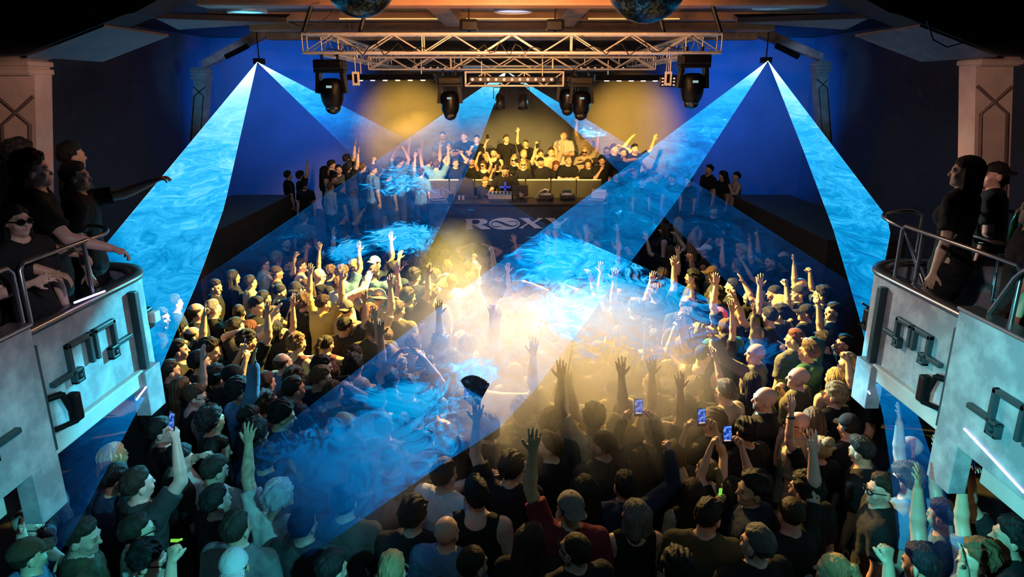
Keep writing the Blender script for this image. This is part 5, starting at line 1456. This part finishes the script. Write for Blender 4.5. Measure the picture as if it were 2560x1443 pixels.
    nt.links.new(tr.outputs[0], ad.inputs[0]); nt.links.new(em.outputs[0], ad.inputs[1]); nt.links.new(ad.outputs[0], out.inputs[0]); m.cycles.emission_sampling = 'NONE'; return m
def sheet(key, edges, gain, seed, puffs, label, d0=6, d1=11, low=.3, smd=7.0):
    A = LA[key]; z0 = A.z - KS * A.y; P = lambda q: atPlane(q[0], q[1], z0, KS)
    pf = [(tuple(P(c)), r, a) for c, r, a in puffs]
    def resamp(pts, n):
        pts = [A] + [P(q) for q in pts]; L = [0]
        for a, b in zip(pts, pts[1:]): L.append(L[-1] + (b - a).length)
        out = []
        for i in range(n + 1):
            t = L[-1] * i / n; k = max(j for j in range(len(L)) if L[j] <= t + 1e-9); k = min(k, len(pts) - 2); out.append(pts[k].lerp(pts[k + 1], (t - L[k]) / (L[k + 1] - L[k])))
        return out
    n, mU = 30, 16; E1, E2 = resamp(edges[0], n), resamp(edges[1], n)
    V, F, UV = [], [], []
    for i in range(n + 1):
        for j in range(mU + 1): V.append(E1[i].lerp(E2[i], j / mU)); UV.append((j / mU, i / n))
    for i in range(n):
        for j in range(mU): a = i * (mU + 1) + j; F.append((a, a + 1, a + mU + 2, a + mU + 1))
    me = bpy.data.meshes.new('laser_beam'); me.from_pydata([tuple(v) for v in V], [], F); ul = me.uv_layers.new(name='UVMap')
    for l in me.loops: ul.data[l.index].uv = UV[l.vertex_index]
    me.materials.append(laser_mat('laser_' + key + str(seed), tuple(A), gain, seed, pf, d0, d1, low, smd)); o = bpy.data.objects.new('laser_beam', me); link(o); tag(o, label, 'laser light', 'laser fans', 'stuff'); return o
G = 1.25
sheet('L', ([(265, 610), (180, 712)], [(560, 520), (500, 690), (395, 935), (345, 1024), (200, 1300), (114, 1443)]), G * 1.7, 1, [], 'wide blue laser fan from the left projector towards the left balcony', 9, 14, .6, 15.0)
sheet('L', ([(1000, 340), (1330, 545), (1700, 709), (2150, 948)], [(880, 385), (1180, 660), (1480, 960), (1640, 1120)]), G * 1.35, 2, [((1460, 640), .95, 1.1), ((1560, 770), 1.1, 1.2), ((1370, 690), .5, .8), ((1900, 870), .35, .8)], 'blue laser fan from the left projector across to the right balcony pier', 4.0, 8.0, .12)
sheet('R', ([(1440, 512), (1020, 828), (560, 1180)], [(1700, 490), (1440, 838), (1280, 1050), (1060, 1190), (760, 1400)]), G * 1.35, 3, [((1190, 930), .28, 1), ((800, 1240), .95, 1.05), ((930, 1130), .8, .95), ((880, 1340), .5, .95), ((1480, 780), .8, 1.05), ((1020, 1010), .6, .85)], 'blue laser fan from the right projector across to the lower left crowd', 6.5, 10.5, .55)
sheet('R', ([(2010, 380), (2083, 573), (2150, 800), (2215, 1070), (2255, 1443)], [(2230, 560), (2200, 720), (2300, 1060), (2342, 1181), (2442, 1443)]), G * 1.6, 4, [], 'narrow blue laser fan from the right projector down beside the right balcony', 9, 14, .55, 11.0)
sheet('C', ([(1209, 216), (826, 480), (480, 715), (380, 782)], [(1190, 380), (1065, 640), (990, 780)]), G * 1.2, 5, [((1010, 595), .75, 1), ((870, 625), .55, .8), ((1000, 455), .9, .7)], 'blue laser fan from the stage projector over the left crowd', 3, 9, .22)
sheet('C', ([(1412, 300), (1520, 402), (1700, 580), (1900, 790), (2060, 960)], [(1610, 385), (1760, 470), (2170, 735)]), G * 1.15, 6, [((1480, 330), .6, .5)], 'blue laser fan from the stage projector over the right crowd', 3, 9, .22)
# glowing tubes stand in for the laser light striking the parapets
M['laser_line'] = emission('laser_line', (.45, .42, 1.0), 3.5)
for pts, lb in (([atX(2410, 1072, 3.86 * KB), atX(2470, 1135, 3.86 * KB), atX(2560, 1232, 3.86 * KB)], 'bright violet laser line on the near bay of the right balcony'), ([atX(2146, 946, 3.90 * KB), atX(2175, 985, 3.90 * KB)], 'short violet laser line on the far pier of the right balcony'), ([atX(341, 1000, -3.90 * KB), atX(374, 956, -3.90 * KB)], 'short violet laser line on the far pier of the left balcony'), ([atX(186, 757, -3.94 * KB), atX(262, 728, -3.94 * KB)], 'thin bright laser line along the coping of the left balcony')):
    tag(MB().path(pts, .007, 6).build('laser_line', M['laser_line']), lb, 'laser light', 'laser lines', 'stuff')
# ------------------------------------------------------------------ smoke
def smoke(name, c, r, dens, label, scale=1.2, thr=.45, col=(.9, .9, .9), aniso=.3, seed=0):
    m, nt, out = new_mat(name); tc = nt.nodes.new('ShaderNodeTexCoord'); ln = N(nt, 'ShaderNodeVectorMath', _operation='LENGTH'); nt.links.new(tc.outputs['Object'], ln.inputs[0])
    geo = nt.nodes.new('ShaderNodeNewGeometry'); mp = N(nt, 'ShaderNodeMapping'); mp.inputs['Location'].default_value = (seed, seed * 2, 0); nt.links.new(geo.outputs['Position'], mp.inputs[0])
    n = N(nt, 'ShaderNodeTexNoise', Scale=scale, Detail=4.0, Roughness=.6, Distortion=.7); nt.links.new(mp.outputs[0], n.inputs['Vector'])
    f = mathn(nt, 'SUBTRACT', 1.0, ln.outputs['Value'], True); f = mathn(nt, 'POWER', f, .9)
    d = mathn(nt, 'MULTIPLY', mathn(nt, 'MULTIPLY', mathn(nt, 'SUBTRACT', mathn(nt, 'ADD', n.outputs[0], mathn(nt, 'MULTIPLY', f, .35)), thr), 4.0, True), mathn(nt, 'MULTIPLY', f, dens))
    v = N(nt, 'ShaderNodeVolumeScatter'); v.inputs['Color'].default_value = (*col, 1); v.inputs['Anisotropy'].default_value = aniso; nt.links.new(d, v.inputs['Density']); nt.links.new(v.outputs[0], out.inputs['Volume'])
    bm = bmesh.new(); bmesh.ops.create_icosphere(bm, subdivisions=3, radius=1.0); me = bpy.data.meshes.new('smoke_cloud'); bm.to_mesh(me); bm.free(); me.materials.append(m)
    o = bpy.data.objects.new('smoke_cloud', me); link(o); o.location = c; o.scale = r; tag(o, label, 'smoke', 'smoke clouds', 'stuff'); return o
if not globals().get('NOSMOKE'):
    smoke('smoke_centre', atZ(1430, 940, 2.0), (1.5, 1.35, .85), 1.7, 'thick yellow-lit smoke over the middle of the crowd', 1.4, .44, seed=2)
    smoke('smoke_left', atZ(1160, 800, 1.9), (1.3, 1.4, .7), .40, 'golden smoke drifting over the crowd left of the middle', 1.7, .47, seed=5)
    smoke('smoke_booth', atZ(1135, 668, 1.9), (.7, .7, .75), .22, 'pale smoke plume in front of the ROXY sign', 1.5, .46, seed=9)
    smoke('smoke_column', atY(985, 500, 15.0), (.75, .8, 1.1), 1.6, 'pinkish smoke column left of the DJ booth', 1.6, .44, seed=12)
    smoke('smoke_stage', atY(1060, 345, 17.6), (1.2, .9, .7), 1.8, 'bright smoke burst above the people at the left of the stage', 1.4, .42, seed=15)
    smoke('smoke_front', atZ(880, 1200, 1.7), (.9, .8, .4), .6, 'blue-lit smoke among the people at the lower left', 2.0, .46, seed=21)
# ------------------------------------------------------------------ lights
def spot(name, loc, target, power, col, size, blend=.4, rad=.08):
    l = bpy.data.lights.new(name, 'SPOT'); l.energy = power; l.color = col; l.spot_size = R(size); l.spot_blend = blend; l.shadow_soft_size = rad
    o = bpy.data.objects.new(name, l); link(o); o.location = loc; o.rotation_euler = (Vector(target) - Vector(loc)).to_track_quat('-Z', 'Y').to_euler(); return o
def point(name, loc, power, col, rad=.1):
    l = bpy.data.lights.new(name, 'POINT'); l.energy = power; l.color = col; l.shadow_soft_size = rad; o = bpy.data.objects.new(name, l); link(o); o.location = loc; return o
def area(name, loc, target, power, col, sx, sy):
    l = bpy.data.lights.new(name, 'AREA'); l.shape = 'RECTANGLE'; l.size = sx; l.size_y = sy; l.energy = power; l.color = col; o = bpy.data.objects.new(name, l); link(o); o.location = loc; o.rotation_euler = (Vector(target) - Vector(loc)).to_track_quat('-Z', 'Y').to_euler(); return o
AMB = (1, .68, .10); BLU = (.02, .22, 1.0); CYA = (.05, .75, 1.0); TEA = (.09, .75, .88)
spot('amber_left', (.6, 10.6, 4.75), (-2.3, 9.3, 1.5), 14000, AMB, 52, .5)
spot('amber_right', (-.4, 10.6, 4.75), (2.6, 8.6, 1.5), 12500, (1, .69, .13), 46, .5)
spot('amber_centre', (.1, 10.8, 4.7), (.7, 7.3, 1.6), 8500, (1, .62, .17), 50, .6)
spot('rose_fill', (1.6, 10.6, 4.9), (-3.5, 8.2, 1.2), 1800, (1, .55, .5), 60, .6)
spot('peach_right', (-1.6, 10.6, 4.9), (3.4, 7.0, 1.2), 1400, (1, .66, .4), 60, .6)
for x in (-1.9, 1.9): spot('stage_amber', (x * .9, 13.2, 4.75), (x * .35, 18.6, 2.2), 5200, (1, .6, .12), 40, .6)
spot('wall_pool_left', (-2.1, 13.6, 4.6), (-3.2, 21.5, 3.2), 11500, (1, .50, .06), 25, 1.0)
spot('wall_pool_right', (2.4, 13.6, 4.6), (3.6, 21.5, 3.2), 11500, (1, .48, .06), 26, 1.0)
spot('wall_pool_mid', (.2, 13.6, 4.6), (.6, 21.5, 2.6), 1300, (1, .55, .06), 26, 1.0)
# blue wash from the laser positions
for s, k in ((-1, 'L'), (1, 'R')):
    A = LA[k]; spot('blue_glow', A + Vector((-s * .2, .6, -.1)), A + Vector((s * 1.6, 6, -1.6)), 1700, (.0, .17, 1.0), 96, 1.0, .2)
    spot('blue_far_wash', A + Vector((-s * .3, -.3, 0)), (-s * 4.0, 6.5, 1.5), 3600, CYA, 22, .3)
spot('blue_left_parapet', LA['R'] + Vector((-.2, -.4, 0)), KP((-4, 7.3, 1.5)), 26000, CYA, 6.5, .1)
spot('blue_right_parapet', LA['L'] + Vector((.2, -.4, 0)), KP((4, 7.6, .9)), 26000, CYA, 5, .1)
spot('blue_down_left', LA['L'] + Vector((0, -.3, 0)), (-3.6, 7.4, 1.2), 5000, CYA, 16, .2)
spot('blue_down_right', LA['R'] + Vector((0, -.3, 0)), (3.7, 6.2, .8), 6000, (.02, .5, 1), 12, .3)
spot('blue_smoke', LA['R'] + Vector((-.3, -.4, 0)), (-1.3, 5.0, 1.4), 8000, (.03, .5, 1), 10, .5)
# unseen fill spots added on the camera side of the hall, mostly cyan
spot('teal_left', (1.2, .6, 4.1), (-2.2, 3.2, 1.5), 1150, TEA, 42, .7)
spot('teal_right', (-1.0, .6, 4.1), KP((4.0, 4.4, 1.5)), 1900, (.10, .85, .9), 32, .7)
spot('parapet_white', (-.5, .8, 5.4), KP((4.0, 6.3, 1.95)), 300, (1, .8, .82), 22, .7)
spot('parapet_white', (.5, .8, 5.4), KP((-4.0, 6.0, 1.95)), 300, (.9, .85, 1), 24, .7)
spot('rim_teal', (0, 1.0, 5.7), (0, 4.8, 1.5), 70, (.35, .75, .85), 75, .8)
for s in (-1, 1): spot('pilaster_light', (s * 2.3, 4.0, 4.7), KP((s * 5.5, 8.1, 4.0)), 75, (1, .62, .5), 30, .5)
point('truss_glow', (0, 8.6, 5.3), 120, (1, .5, .22), .3); spot('beam_orange', (0, 7.0, 4.5), (0, 10, 5.6), 900, (1, .42, .14), 95, .6)
point('ceiling_warm', (0, 14.2, 5.2), 12, (1, .55, .2), .3)
spot('stage_peach', (-.8, 13.4, 4.8), (-2.5, 16.6, 2.9), 2600, (1, .68, .42), 34, .8)
spot('sign_wash', (0, 11.4, 4.7), (.05, 15.2, 1.5), 260, (.6, .7, 1), 22, .6)  # unseen spot added to brighten the booth sign
for s in (-1, 1): spot('blue_pilaster', (s * 5.2, 14.0, 4.3), (s * 7.4, 18, 4.6), 260, (.1, .5, 1), 34, .8)  # unseen spots added to tint the far pilasters blue
w = bpy.data.worlds.new('hall_air'); scene.world = w; w.use_nodes = True; w.node_tree.nodes['Background'].inputs[0].default_value = (.02, .05, .13, 1); w.node_tree.nodes['Background'].inputs[1].default_value = .05
# ------------------------------------------------------------------ camera and view
cam = bpy.data.cameras.new('camera'); co = bpy.data.objects.new('camera', cam); link(co); cam.sensor_width = 36; cam.lens = FPX * 36 / 2560; co.location = CAM; co.rotation_euler = (math.pi / 2 - TH, 0, 0); cam.clip_end = 100; scene.camera = co
scene.view_settings.view_transform = 'Standard'; scene.view_settings.look = 'None'; scene.view_settings.exposure = 0; scene.view_settings.gamma = 1; scene.view_settings.use_curve_mapping = False
c = scene.cycles; c.max_bounces = 5; c.diffuse_bounces = 2; c.glossy_bounces = 2; c.transparent_max_bounces = 24; c.transmission_bounces = 3; c.volume_bounces = 0; c.volume_step_rate = 1.6; c.volume_max_steps = 96; c.sample_clamp_indirect = 3; c.use_denoising = True; c.use_adaptive_sampling = True; c.adaptive_threshold = .05; c.adaptive_min_samples = 12; c.debug_use_compact_bvh = True; c.caustics_reflective = False; c.caustics_refractive = False
